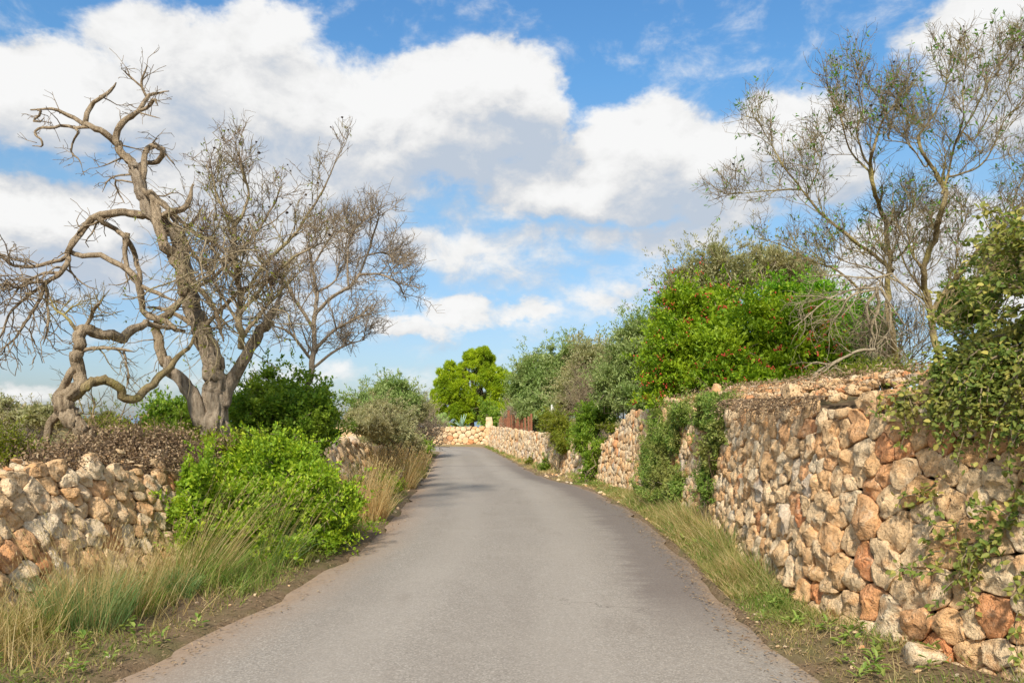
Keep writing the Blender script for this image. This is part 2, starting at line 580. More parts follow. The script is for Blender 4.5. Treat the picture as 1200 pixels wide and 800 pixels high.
M['leaf_dark'] = leaf_mat('dark_leaf', [(0, (.08, .16, .016)), (.5, (.14, .245, .024)), (1, (.27, .36, .035))], ((.24, .31, .03), .6), 1.5)
M['leaf_olive'] = leaf_mat('olive_leaf', [(0, (.16, .22, .065)), (.5, (.24, .30, .10)), (1, (.34, .38, .16))], ((.17, .28, .06), .6), .7)
M['leaf_silver'] = leaf_mat('silver_leaf', [(0, (.21, .22, .095)), (.5, (.28, .28, .13)), (1, (.38, .36, .19))], ((.34, .28, .14), .7), .9)
M['leaf_pine'] = leaf_mat('pine_needle', [(0, (.19, .29, .010)), (.5, (.33, .42, .014)), (1, (.48, .54, .025))], ((.16, .25, .012), .8), .6)
M['leaf_yellow'] = leaf_mat('yellowish_leaf', [(0, (.12, .16, .015)), (.5, (.20, .22, .02)), (1, (.30, .29, .035))], ((.10, .15, .015), .6), 1.2)
M['leaf_creeper'] = leaf_mat('creeper_leaf', [(0, (.08, .13, .022)), (.45, (.14, .19, .034)), (.8, (.22, .24, .05)), (1, (.46, .40, .10))], ((.27, .24, .06), .8), 3.4)
M['leaf_vine'] = leaf_mat('vine_leaf', [(0, (.10, .18, .03)), (.5, (.17, .26, .045)), (1, (.29, .34, .08))], ((.27, .25, .08), .7), 2.2)
M['leaf_almond'] = leaf_mat('almond_leaf', [(0, (.07, .17, .02)), (1, (.16, .30, .04))])
M['leaf_dry'] = leaf_mat('dry_leaf', [(0, (.15, .095, .052)), (.6, (.24, .16, .09)), (1, (.34, .25, .145))], trans=.15)
M['grass_green'] = leaf_mat('green_grass', [(0, (.085, .16, .022)), (.5, (.14, .215, .035)), (.8, (.22, .26, .06)), (1, (.40, .32, .14))], ((.33, .25, .10), .6), 1.3)
M['grass_dry'] = leaf_mat('dry_grass', [(0, (.30, .21, .09)), (.5, (.46, .34, .16)), (1, (.58, .46, .25))], ((.24, .24, .08), .5), 1.6)
M['grass_tan'] = leaf_mat('tan_grass', [(0, (.42, .27, .12)), (.5, (.54, .37, .18)), (1, (.62, .47, .27))], ((.28, .26, .09), .35), 1.2)
M['grass_blue'] = leaf_mat('bluegreen_grass', [(0, (.10, .19, .06)), (.5, (.16, .26, .09)), (1, (.27, .33, .14))])
M['berry'] = plain_mat('red_berry', (.52, .04, .03), (.66, .13, .07), 30.0, .45)
M['pod'] = plain_mat('dry_hull', (.03, .022, .018), (.07, .05, .04), 30.0, .8)
M['agave'] = leaf_mat('agave_leaf', [(0, (.20, .30, .22)), (1, (.28, .38, .27))], trans=.05)
M['cactus'] = plain_mat('cactus_pad', (.13, .22, .05), (.24, .33, .08), 8.0, .6)
M['rust'] = plain_mat('rusty_iron', (.20, .075, .04), (.33, .145, .08), 14.0, .85)
M['white_paint'] = plain_mat('white_post', (.62, .60, .55), (.76, .74, .68), 6.0, .6)

# ------------------------------------------------------------------ the lie of the land
YL = np.array([-30, 0, 3, 5.3, 7.4, 10, 14, 18, 24, 28, 36, 42, 46, 49, 52, 55, 56])
XLv = np.array([-4.2, -3.75, -3.6, -3.5, -3.32, -3.05, -3.05, -3.1, -3.4, -3.75, -4.5, -5.1, -6.2, -8.5, -15, -40, -60])
YR = np.array([-30, -5, 0, 2.3, 4.2, 4.8, 5.5, 6.3, 7.5, 9, 11, 13, 15, 17.6, 20, 24.7, 32, 43, 55, 58])
XRv = np.array([7, 4.8, 4.3, 3.7, 2.95, 2.72, 2.52, 2.38, 2.40, 2.5, 2.62, 2.62, 2.52, 2.3, 1.95, 1.24, .45, -.6, -1.6, -1.85])
YRL = np.array([-30, 0, 3, 4.6, 6.5, 9.4, 12.7, 16, 21.3, 28.7, 36, 43.8, 47, 50, 53, 55.5])
RLv = np.array([-3.2, -2.9, -2.66, -2.4, -2.05, -1.77, -1.88, -2.08, -2.45, -3.0, -3.6, -4.1, -5.2, -8, -15, -42])
YRR = np.array([-30, 0, 3, 4.6, 5.3, 7, 9, 12.7, 17.6, 21.3, 25, 32.5, 43.8, 55, 58])
RRv = np.array([3.4, 2.5, 2.05, 1.85, 1.76, 1.85, 1.95, 2.02, 1.76, .95, .55, 0, -.97, -1.95, -2.2])


def XL(y): return np.interp(y, YL, XLv)
def XR(y): return np.interp(y, YR, XRv)
def RL(y): return np.interp(y, YRL, RLv)
def RR(y): return np.interp(y, YRR, RRv)


def gz(y):
    u = np.maximum(np.asarray(y, float) - 10, 0)
    return -.016 * (u * u / (u + 3.0))


def topR(y): return np.interp(y, [0, 6, 10, 13, 14.6, 14.9, 16.6, 18.6, 21, 24.7, 40, 58], [1.72, 1.74, 1.78, 1.84, 1.84, 1.72, 1.74, .95, .88, 1.0, .93, .82])
def topL(y): return np.interp(y, [0, 5, 8, 11, 14, 18, 22, 26, 34, 44], [1.18, 1.2, 1.13, 1.1, 1.16, 1.02, .72, .78, .5, .3])


def fbm2(x, y, s, seed=0):
    r = np.random.default_rng(seed)
    o = 0
    for k in range(7):
        a = r.uniform(0, 6.28)
        f = s * (1.0 + .55 * k)
        o = o + np.sin(x * f * math.cos(a) + y * f * math.sin(a) + r.uniform(0, 6.28)) / (1 + .6 * k)
    return o / 3.0


def ground(x, y):
    x, y = np.broadcast_arrays(np.asarray(x, float), np.asarray(y, float))
    g0 = gz(y)
    tl, tr = XL(y) - x, x - XR(y)
    tw_ = tl - .42 * smooth01((20.2 - y) / .5)          # the broken wall leans back into the bank
    far = smooth01((y - 58.6) / .5)
    zl = topL(y) - .06 - g0 + .05 * fbm2(x, y, .9, 1) - .028 * np.maximum(tl - 6, 0) ** 1.05
    zr = topR(y) - .08 - g0 + .05 * fbm2(x, y, .8, 2) + .18 * smooth01((tr - .3) / 1.5) * smooth01((20 - y) / 6) - .012 * np.maximum(tr - 9, 0)
    h = g0 + smooth01((tw_ - .18) / .22) * zl + smooth01((tr - .18) / .22) * zr
    verge = (x > XL(y)) & (x < XR(y))
    off = np.maximum(RL(y) - x, x - RR(y))
    h = np.where(verge, g0 + np.where(off > 0, .03 + .02 * fbm2(x, y, 3.0, 3) * smooth01(off / .3) + .10 * smooth01((off - .25) / .8), -.035), h)
    h = np.where((tl > 0) & (y > 44), g0 + smooth01((tl - .18) / .5) * np.maximum(zl, .15), h)
    far = far * verge
    return h + far * (1.0 - .012 * np.maximum(y - 70, 0))


# ------------------------------------------------------------------ ground, road, sea
gm, b = new_mat('soil')
p = pos(b)
n1 = b.noise(p, 1.4, 5.0, .6)
n2 = b.noise(p, 9.0, 6.0, .7)
n3 = b.noise(p, 55.0, 5.0, .75)
n2 = b.m('ADD', b.m('MULTIPLY', n2, .6), b.m('MULTIPLY', n3, .4))
c = b.ramp(n2, [(.3, (.13, .085, .048)), (.55, (.235, .165, .098)), (.75, (.34, .26, .165))])
c = b.mix(b.range(n1, .48, .66, 0, .6), c, (.14, .145, .05))
far_ = b.range(b.n('ShaderNodeVectorMath', {0: p}, operation='LENGTH').outputs['Value'], 25, 80)
c = b.mix(b.m('MULTIPLY', far_, .8), c, b.ramp(b.noise(p, .08, 5.0, .7), [(.35, (.17, .165, .06)), (.6, (.30, .25, .12))]))
finish(b, c, .95, n2, .8, .05, .1)
M['soil'] = gm

ys = np.concatenate([np.arange(-28, 0, 2.0), np.arange(0, 30, .35), np.arange(30, 62, .8), [64, 68, 74, 82, 95, 120, 160, 220, 320, 480]])
off = np.array([0, .1, .18, .24, .3, .36, .42, .5, .58, .64, .7, .76, .82, 1.0, 1.3, 1.7, 2.2, 2.8, 3.6, 4.6, 6, 8, 11, 15, 21, 30, 45, 70, 120, 220, 420])
rows = []
for y in ys:
    xl, xr, rl, rr = XL(y), XR(y), RL(y), RR(y)
    mid = np.concatenate([np.linspace(xl, rl - .02, 9)[1:], np.linspace(rl + .03, rr - .03, 6), np.linspace(rr + .02, xr, 8)[:-1]])
    rows.append(np.concatenate([(xl - off)[::-1], mid, xr + off]))
X = np.array(rows)
Yg = np.repeat(ys[:, None], X.shape[1], 1)
Zg = ground(X, Yg)
nr, nc = X.shape
i = np.arange(nr - 1)[:, None] * nc + np.arange(nc - 1)[None]
q = np.stack([i, i + 1, i + nc + 1, i + nc], -1).reshape(-1, 4)
Geo().add(np.stack([X, Yg, Zg], -1), q).link('ground', M['soil'], kind='structure')

rm, b = new_mat('worn_asphalt')
p = pos(b)
sx = b.n('ShaderNodeSeparateXYZ', {0: p})
lng = b.n('ShaderNodeMapping', {'Vector': p, 'Scale': (1.0, .16, 1.0)}).outputs[0]
agg = b.n('ShaderNodeTexVoronoi', {'Vector': p, 'Scale': 105.0}).outputs['Color']
aggv = b.n('ShaderNodeSeparateColor', {0: agg}).outputs[0]
c = b.ramp(aggv, [(0, (.215, .188, .157)), (.5, (.288, .255, .216)), (.85, (.328, .292, .248)), (1, (.41, .37, .318))])
c = b.mix(b.range(b.noise(lng, 1.5, 4.0, .6), .4, .65, 0, .35), c, (.232, .20, .167))
c = b.mix(b.range(b.noise(p, .9, 5.0, .65), .5, .7, 0, .3), c, (.36, .32, .27))
tr_ = W2 = None
band0 = b.n('ShaderNodeAttribute', attribute_name='tint').outputs['Fac']
for cx_ in (.30, .66):
    d_ = b.m('ABSOLUTE', b.m('SUBTRACT', b.m('ADD', band0, b.m('MULTIPLY', b.m('SUBTRACT', b.noise(p, .5, 3.0), .5), .12)), cx_))
    c = b.mix(b.range(d_, .11, .02, 0, .28, True), c, (.385, .345, .295))
st_ = b.noise(b.n('ShaderNodeMapping', {'Vector': p, 'Scale': (1.6, .5, 1)}).outputs[0], 1.1, 7.0, .72)
c = b.mix(b.range(st_, .57, .68, 0, .3), c, (.19, .155, .125))
cr = b.n('ShaderNodeTexVoronoi', {'Vector': b.n('ShaderNodeVectorMath', {0: p, 1: b.n('ShaderNodeVectorMath', {0: b.noise(p, 1.5, 5.0, .7, out='Color'), 'Scale': 1.1}, operation='SCALE').outputs[0]}, operation='ADD').outputs[0], 'Scale': .42}, feature='DISTANCE_TO_EDGE').outputs['Distance']
cm = b.m('MULTIPLY', b.range(cr, .006, .002), b.range(b.noise(p, .45, 3.0), .52, .62))
c = b.mix(b.m('MULTIPLY', cm, .55), c, (.10, .08, .065))
# dark tar band beside the stone wall, with a ragged edge
band = b.n('ShaderNodeAttribute', attribute_name='tint')
edge = b.m('ADD', band.outputs['Fac'], b.m('MULTIPLY', b.m('SUBTRACT', b.noise(b.n('ShaderNodeMapping', {'Vector': p, 'Scale': (.8, 2.6, 1)}).outputs[0], 2.4, 6.0, .7), .5), .22))
edge2 = b.m('ADD', band.outputs['Fac'], b.m('MULTIPLY', b.m('SUBTRACT', b.noise(p, 5.0, 6.0, .7), .5), .10))
inY = b.m('MULTIPLY', b.range(sx.outputs[1], 5.2, 6.8), b.range(sx.outputs[1], 24, 38, 1, .3))
tar = b.m('MULTIPLY', b.m('MULTIPLY', b.range(edge, .76, .87, 0, 1, True), inY), .58)
c = b.mix(tar, c, (.118, .092, .082))
dirt = b.m('MAXIMUM', b.range(edge2, .955, 1.0), b.range(edge2, .07, .005))
c = b.mix(b.m('MULTIPLY', dirt, .85), c, b.ramp(b.noise(p, 14.0, 5.0, .7), [(.3, (.20, .135, .085)), (.7, (.38, .28, .19))]))
rusty = b.range(edge2, .16, .04)
c = b.mix(b.m('MULTIPLY', rusty, .45), c, (.34, .235, .16))
# transverse joint lines of old resurfacing
for (yy, wd) in ((27.5, .12), (21.0, .05)):
    ln = b.m('ABSOLUTE', b.m('SUBTRACT', b.m('MULTIPLY_ADD', b.noise(p, .8, 4.0), .7, sx.outputs[1]), yy + .35))
    c = b.mix(b.m('MULTIPLY', b.range(ln, wd, wd * .4), .55), c, (.12, .10, .09))
hgt = b.m('ADD', b.m('MULTIPLY', aggv, .8), b.noise(p, 30.0, 4.0))
finish(b, c, .88, hgt, .35, .008, .25)
M['road'] = rm
ys = np.concatenate([np.arange(-28, 0, 1.5), np.arange(0, 57.4, .3)])
cols = np.linspace(0, 1, 15)
xx = RL(ys)[:, None] * (1 - cols) + RR(ys)[:, None] * cols
jit = .05 * np.sin(ys * 3.1) + .035 * np.sin(ys * 7.7 + 1) + .03 * np.sin(ys * 15.1)
xx[:, 0] += jit
xx[:, -1] += .06 * np.sin(ys * 2.3 + 2) + .04 * np.sin(ys * 9.1) + .03 * np.sin(ys * 17.3)
zz = gz(ys)[:, None] + .045 - .02 * np.abs(cols - .5)[None] ** 2 * 4 * np.ones_like(xx)
zz[:, 0] -= .02
zz[:, -1] -= .02
nr, nc = xx.shape
i = np.arange(nr - 1)[:, None] * nc + np.arange(nc - 1)[None]
q = np.stack([i, i + 1, i + nc + 1, i + nc], -1).reshape(-1, 4)
Geo().add(np.stack([xx, np.repeat(ys[:, None], nc, 1), zz], -1), q, tint=np.broadcast_to(cols, xx.shape).ravel()).link('road', M['road'], kind='structure')

sm, b = new_mat('sea_water')
finish(b, (.05, .14, .26), .25, b.noise(pos(b), .05, 4.0), .3, .5)
Geo().add([(-9000, 480, -22), (9000, 480, -22), (9000, 12000, -22), (-9000, 12000, -22)], [[0, 1, 2, 3]]).link('sea', sm, kind='structure')


# ------------------------------------------------------------------ dry stone walls
def path_frames(x_of, y0, y1, step=.1):
    y = np.arange(y0, y1 + step, step)
    x = x_of(y)
    s = np.concatenate([[0], np.cumsum(np.hypot(np.diff(x), np.diff(y)))])
    return s, x, y


def clip_poly(poly, n, c):
    """keep the part of a convex polygon where dot(n, p) <= c"""
    out = []
    k = len(poly)
    for i in range(k):
        a, b_ = poly[i], poly[(i + 1) % k]
        da, db = n[0] * a[0] + n[1] * a[1] - c, n[0] * b_[0] + n[1] * b_[1] - c
        if da <= 0:
            out.append(a)
        if da * db < 0:
            t = da / (da - db)
            out.append((a[0] + (b_[0] - a[0]) * t, a[1] + (b_[1] - a[1]) * t))
    return out


def stone_from_cell(poly, size, rng, fine, bulge):
    """a boulder that fills one cell of the wall face: local (s, t, out) points, quads, tris"""
    poly = np.array(poly)
    c = poly.mean(0)
    m = 20 if fine else 10
    th = np.arange(m) / m * 2 * math.pi + rng.uniform(0, .4)
    r = np.full(m, 9.0)
    k = len(poly)
    for i in range(k):
        a, e = poly[i], poly[(i + 1) % k] - poly[i]
        n = np.array([e[1], -e[0]])
        ln = np.linalg.norm(n)
        if ln < 1e-6:
            continue
        n = n / ln
        dd = n @ (a - c)
        if dd < 0:
            n, dd = -n, -dd
        cs = np.cos(th) * n[0] + np.sin(th) * n[1]
        with np.errstate(divide='ignore'):
            r = np.minimum(r, np.where(cs > 1e-3, dd / np.maximum(cs, 1e-3), 9))
    r = .07 * np.roll(r, 1) + .86 * r + .07 * np.roll(r, -1)
    r = np.minimum(r * rng.uniform(.95, 1.04) * (1 + rng.normal(0, .035, m)), size * 2.2)
    rings = [(.72, -1.0), (.97, -.45), (1.0, -.05), (.97, .32), (.88, .62), (.68, .82), (.44, .93), (.2, .99)] if fine else [(.8, -.9), (1.0, -.15), (.86, .42), (.5, .88)]
    h = bulge * size
    fac = [(rng.normal(0, .55), rng.normal(0, .55), rng.uniform(.35, .9)) for _ in range(8)]
    ph = rng.uniform(0, 6.28, 6)
    V = []
    for (sc_, dp) in rings:
        x, y = np.cos(th) * r * sc_, np.sin(th) * r * sc_
        z = np.full(m, dp * h if dp > 0 else dp * size * .5)
        if dp > 0:
            for (fa, fb, fc) in fac:
                z = np.minimum(z, h * fc + fa * x + fb * y)
        if dp > 0:
            z = np.maximum(z, .12 * h - (sc_ > .8) * .05 * h)
        f = 9.0 / max(size, .05) * .35
        w = size * .04
        z = z + w * (np.sin(x * f * 1.7 + ph[0]) + np.sin(y * f * 2.1 + ph[1]) + .7 * np.sin((x + y) * f * 3.3 + ph[2])) * (1 if dp > -.3 else 0)
        z = z + rng.normal(0, size * .026, m)
        V.append(np.stack([c[0] + x + rng.normal(0, size * .016, m), c[1] + y + rng.normal(0, size * .016, m), z], -1))
    top = V[-1].mean(0)
    top[2] += .04 * size
    v = np.concatenate(V + [top[None]])
    qd = ring_quads(1, len(rings), m)
    base = (len(rings) - 1) * m
    tr = [[base + i, base + (i + 1) % m, len(v) - 1] for i in range(m)]
    return v, qd, tr


def build_wall(name, label, x_of, side, y0, y1, top_of, size_of, tint_of, seed, bulge=.32, batter=.10, rag=.05, fine_px=18, limit=290, in_frame=None, path=None):
    """side +1: the wall stands at larger x than its face (verge on its -x side). Face stones are cells of an uneven Voronoi net."""
    rng = np.random.default_rng(seed)
    if path is None:
        S, PX, PY = path_frames(x_of, y0, y1)
    else:
        S, PX, PY = path
    Ls = S[-1]
    tx, ty = np.gradient(PX, S), np.gradient(PY, S)
    w0 = max(3, int(.5 / (S[1] - S[0])))
    ker = np.ones(w0) / w0
    pad = lambda a: np.convolve(np.pad(a, w0, mode='edge'), ker, mode='same')[w0:-w0]
    tx, ty = pad(tx), pad(ty)

    def place(s, t, o, b0):
        x, y = np.interp(s, S, PX), np.interp(s, S, PY)
        ax, ay = np.interp(s, S, tx), np.interp(s, S, ty)
        ln = np.hypot(ax, ay)
        nx, ny = -ay / ln * side, ax / ln * side
        dep = o - batter * t
        return np.stack([x + nx * dep, y + ny * dep, b0 + t], -1)

    yof = lambda s: np.interp(s, S, PY)
    xof = lambda s: np.interp(s, S, PX)
    hmax = max(float(top_of(y) - gz(y)) for y in PY[::5]) + .2
    # seeds with uneven spacing
    pts, rr = [], []
    tries = int(Ls * hmax / .02 * 3.2)
    cand = np.stack([rng.uniform(-.1, Ls + .1, tries), rng.uniform(-.25, hmax, tries)], -1)
    cr = np.array([size_of(float(yof(s)), t) for s, t in cand]) * rng.uniform(.55, 1.35, tries)
    cr = cr[:]
    A = np.zeros((0, 2))
    R = np.zeros(0)
    buf_p, buf_r = np.zeros((tries, 2)), np.zeros(tries)
    n = 0
    for k in range(tries):
        if n:
            d = buf_p[:n] - cand[k]
            if ((d * d).sum(1) < ((buf_r[:n] + cr[k]) * .5) ** 2).any():
                continue
        buf_p[n], buf_r[n] = cand[k], cr[k]
        n += 1
    A, R = buf_p[:n], buf_r[:n]
    root = thing(name, label, 'stone wall', (float(PX[0]), float(PY[0]), float(gz(PY[0]))))
    cells = []
    for k in range(n):
        d2 = ((A - A[k]) ** 2).sum(1)
        near = np.argsort(d2)[1:22]
        z = R[k] * 2.2
        poly = [(A[k, 0] - z, A[k, 1] - z), (A[k, 0] + z, A[k, 1] - z), (A[k, 0] + z, A[k, 1] + z), (A[k, 0] - z, A[k, 1] + z)]
        for j in near:
            dv = A[j] - A[k]
            w = (R[k] ** 2 - R[j] ** 2) * .25
            poly = clip_poly(poly, dv, .5 * (A[j] @ A[j] - A[k] @ A[k]) + w * .5)
            if len(poly) < 3:
                break
        if len(poly) < 3:
            continue
        y = float(yof(A[k, 0]))
        tt = float(top_of(y) - gz(y)) + rng.normal(0, rag)
        tilt = rng.normal(0, .12)
        poly = clip_poly(poly, (tilt, 1.0), tt + tilt * A[k, 0])
        poly = clip_poly(poly, (1.0, 0.0), Ls + .05)
        poly = clip_poly(poly, (-1.0, 0.0), .05)
        if len(poly) < 3:
            continue
        pa = np.array(poly)
        ar = .5 * abs(np.dot(pa[:, 0], np.roll(pa[:, 1], 1)) - np.dot(pa[:, 1], np.roll(pa[:, 0], 1)))
        if ar < .0012:
            continue
        x = float(xof(A[k, 0]))
        dist = max(math.hypot(x, y), .5)
        vis = y > 1.0 and abs(x / y) < .69 and (EYE - float(gz(y)) - A[k, 1]) / y < .36
        cells.append((math.sqrt(ar) / dist * (1 if vis else 1e-3), poly, math.sqrt(ar), y, x, A[k, 1]))
    cells.sort(key=lambda c: -c[0])
    rest = Geo()
    for k, (app, poly, size, y, x, t) in enumerate(cells):
        px = app * F
        v, qd, tr = stone_from_cell(poly, size, rng, px > fine_px, bulge * rng.uniform(.75, 1.3))
        off_ = rng.normal(.0, size * .07)
        b0 = float(gz(y))
        vw = place(v[:, 0], v[:, 1], v[:, 2] + off_, b0)
        tn = float(np.clip(tint_of(x, y, t) + rng.normal(0, .17), 0, 1))
        if side > 0:
            qd = qd[:, ::-1]
            tr = [r[::-1] for r in tr]
        if k < limit and px > 7:
            cen = vw.mean(0)
            ge = Geo().add(vw, qd, tr, tint=tn)
            o = bpy.data.objects.new('stone', ge.mesh('stone', M['stone'], cen))
            col.objects.link(o)
            o.parent = root
            o.location = Vector(cen) - root.location
        else:
            rest.add(vw, qd, tr, tint=tn)
    rest.link('small_stone', M['stone'], root, kind='stuff')
    # rubble and earth body behind the face
    core = Geo()
    m = len(S)
    yy = PY
    hh = top_of(yy) - gz(yy)
    prof = [(-.14, -.3), (-.14, .0), (-.14, .5), (-.15, .86), (-.22, .95), (-.5, .97), (-.62, .8), (-.62, -.3)]
    vv = []
    for (o, f) in prof:
        jt = rng.normal(0, .018, m)
        vv.append(np.stack([place(S[i], hh[i] * f, o + jt[i], float(gz(yy[i]))) for i in range(m)]))
    vv = np.stack(vv, 1)
    kk = len(prof)
    i = np.arange(m - 1)[:, None] * kk + np.arange(kk - 1)[None]
    q = np.stack([i, i + 1, i + kk + 1, i + kk], -1).reshape(-1, 4)
    core.add(vv, q if side < 0 else q[:, ::-1])
    core.link('wall_core', M['core'], root)
    return root


ICO = None


def rocks(geo, pts, sizes, rng, tint=None, flat=.75, seg=1):
    """loose uneven stones"""
    global ICO
    if ICO is None:
        import bmesh
        bm = bmesh.new()
        bmesh.ops.create_icosphere(bm, subdivisions=2, radius=1.0)
        bm.verts.ensure_lookup_table()
        ICO = (np.array([v.co[:] for v in bm.verts]), np.array([[v.index for v in f.verts] for f in bm.faces]))
        bm.free()
    V, T = ICO
    for p_, s in zip(pts, sizes):
        v = V.copy()
        for _ in range(11):
            n = unit(rng.normal(size=3))
            d = rng.uniform(.42, .8)
            ex = np.maximum(v @ n - d, 0)
            v = v - ex[:, None] * n
        v = v * (s * np.array([rng.uniform(.8, 1.3), rng.uniform(.8, 1.2), flat * rng.uniform(.7, 1.2)]))
        v += rng.normal(0, s * .06, v.shape)
        a = rng.uniform(0, 6.28)
        tl = rng.normal(0, .3)
        ca, sa = math.cos(a), math.sin(a)
        v = v @ np.array([[ca, sa, 0], [-sa, ca, 0], [0, 0, 1]]) @ np.array([[1, 0, 0], [0, math.cos(tl), math.sin(tl)], [0, -math.sin(tl), math.cos(tl)]])
        geo.add(v + p_, tris=T, tint=rng.uniform(.2, 1.0) if tint is None else float(np.clip(tint + rng.normal(0, .2), 0, 1)))


def rubble(root, n, y0, y1, x_fun, z_fun, size, seed, tint, limit=120):
    """rubble lying on a wall: the larger pieces singly, the rest as one part"""
    rng = np.random.default_rng(seed)
    rest = Geo()
    pl = []
    for _ in range(n):
        y = rng.uniform(y0, y1)
        u = rng.random()
        s = rng.uniform(*size)
        x = x_fun(y, u)
        pl.append((s / y, s, np.array([x, y, z_fun(x, y, u) + s * .15])))
    pl.sort(key=lambda a: -a[0])
    for k, (ap, s, p_) in enumerate(pl):
        if k < limit and ap * F > 5:
            ge = Geo()
            rocks(ge, [p_], [s], rng, tint)
            o = bpy.data.objects.new('rubble_stone', ge.mesh('rubble_stone', M['stone'], p_))
            col.objects.link(o)
            o.parent = root
            o.location = Vector(p_) - root.location
        else:
            rocks(rest, [p_], [s], rng, tint)
    rest.link('rubble', M['stone'], root, kind='stuff')


wall_near = build_wall('dry_stone_wall', 'tall dry stone wall of orange and cream boulders under the trailing creeper', XR, 1, .8, 14.75, topR,
                       lambda y, t: (.162 if t < .9 else .142) if y < 6.0 else (.146 - .006 * min(y - 6, 3)), lambda x, y, t: .36 + .06 * min(max(y - 5.5, 0), 2) + .05 * (1.0 - t), 3, limit=245, bulge=.40, rag=.085)
rubble(wall_near, 620, 4.6, 14.0, lambda y, u: float(XR(y)) + .22 + .9 * u, lambda x, y, u: float(topR(y)) - .02 + .20 * min(u * 1.6, 1), (.03, .085), 5, .38, 55)
wall_mid = build_wall('dry_stone_wall', 'steep stub of pale stone wall whose top slopes down beside a dark shrub', XR, 1, 14.9, 18.7, topR,
                      lambda y, t: .145, lambda x, y, t: .5, 8, limit=230)
wall_far = build_wall('dry_stone_wall', 'long low pale stone wall leading to the rusty railing', XR, 1, 18.75, 58.0, topR,
                      lambda y, t: .185 if y < 27 else .25, lambda x, y, t: .58, 9, limit=200, rag=.03)
fx = np.linspace(-1.7, -32, 160)
fy = 58.6 + .25 * np.sin(fx * .2) - .0045 * np.maximum(-fx - 8, 0) ** 2
fs = np.concatenate([[0], np.cumsum(np.hypot(np.diff(fx), np.diff(fy)))])
wall_bend = build_wall('dry_stone_wall', 'straight buff stone wall across the bend under the pine and agave', None, 1, 0, 0, lambda y: .78 + 0 * np.asarray(y, float),
                       lambda y, t: .33, lambda x, y, t: .45, 12, rag=.02, bulge=.25, path=(fs, fx, fy))
wall_broken = build_wall('dry_stone_wall', 'half collapsed wall of grey and cream stones below the brown brush heap', XL, -1, 1.2, 10.2, topL,
                         lambda y, t: .142 if y < 7 else .135, lambda x, y, t: .47, 15, limit=250, rag=.085, bulge=.5, batter=.42)
rubble(wall_broken, 150, 3.6, 9.8, lambda y, u: float(XL(y)) - .52 - .7 * u, lambda x, y, u: float(topL(y)) - .05 + .03 * u, (.04, .11), 6, .5, 50)
wall_ruin = build_wall('dry_stone_wall', 'crumbling cream stone wall half hidden behind dry tan grass', XL, -1, 10.3, 19.5, topL,
                       lambda y, t: .19, lambda x, y, t: .55, 16, limit=220, rag=.10, bulge=.45, batter=.42)
rubble(wall_ruin, 200, 11.5, 19, lambda y, u: float(XL(y)) - .52 - .6 * u, lambda x, y, u: float(topL(y)) - .05 + .06 * u, (.07, .17), 26, .6, 60)
wall_end = build_wall('dry_stone_wall', 'short stretch of broken pale wall beside the road near the bend', XL, -1, 22.5, 33, topL,
                      lambda y, t: .25, lambda x, y, t: .58, 17, limit=120, rag=.12)


# ------------------------------------------------------------------ plants: helpers
def part(geo, name, mat, root, smooth=True, kind=None):
    return geo.link(name, mat, root, smooth=smooth, kind=kind)


def gpt(px, d, dx=0.0):
    x = (px - 600) / F * d + dx
    return np.array([x, d, float(ground(x, d))])


def fan_stems(geo, base, ends, r0, wig=.08, K=7, sides=5, tipr=.35):
    n = len(ends)
    ends = np.asarray(ends)
    b0 = np.asarray(base) + RNG.normal(0, r0 * 1.5, (n, 3)) * np.array([1, 1, 0])
    t = np.linspace(0, 1, K)[None, :, None]
    L = np.linalg.norm(ends - b0, axis=1)[:, None, None]
    mid = RNG.normal(0, wig, (n, K, 3)) * L * np.sin(t * math.pi)
    p_ = b0[:, None] * (1 - t) + ends[:, None] * t + mid
    p_[:, :, 2] += (np.sin(t[:, :, 0] * math.pi) * .08 * L[:, :, 0])
    r = r0 * (1 - (1 - tipr) * np.linspace(0, 1, K)[None]) * RNG.uniform(.6, 1.2, (n, 1))
    tubes(geo, p_, r, sides)
    return p_, r


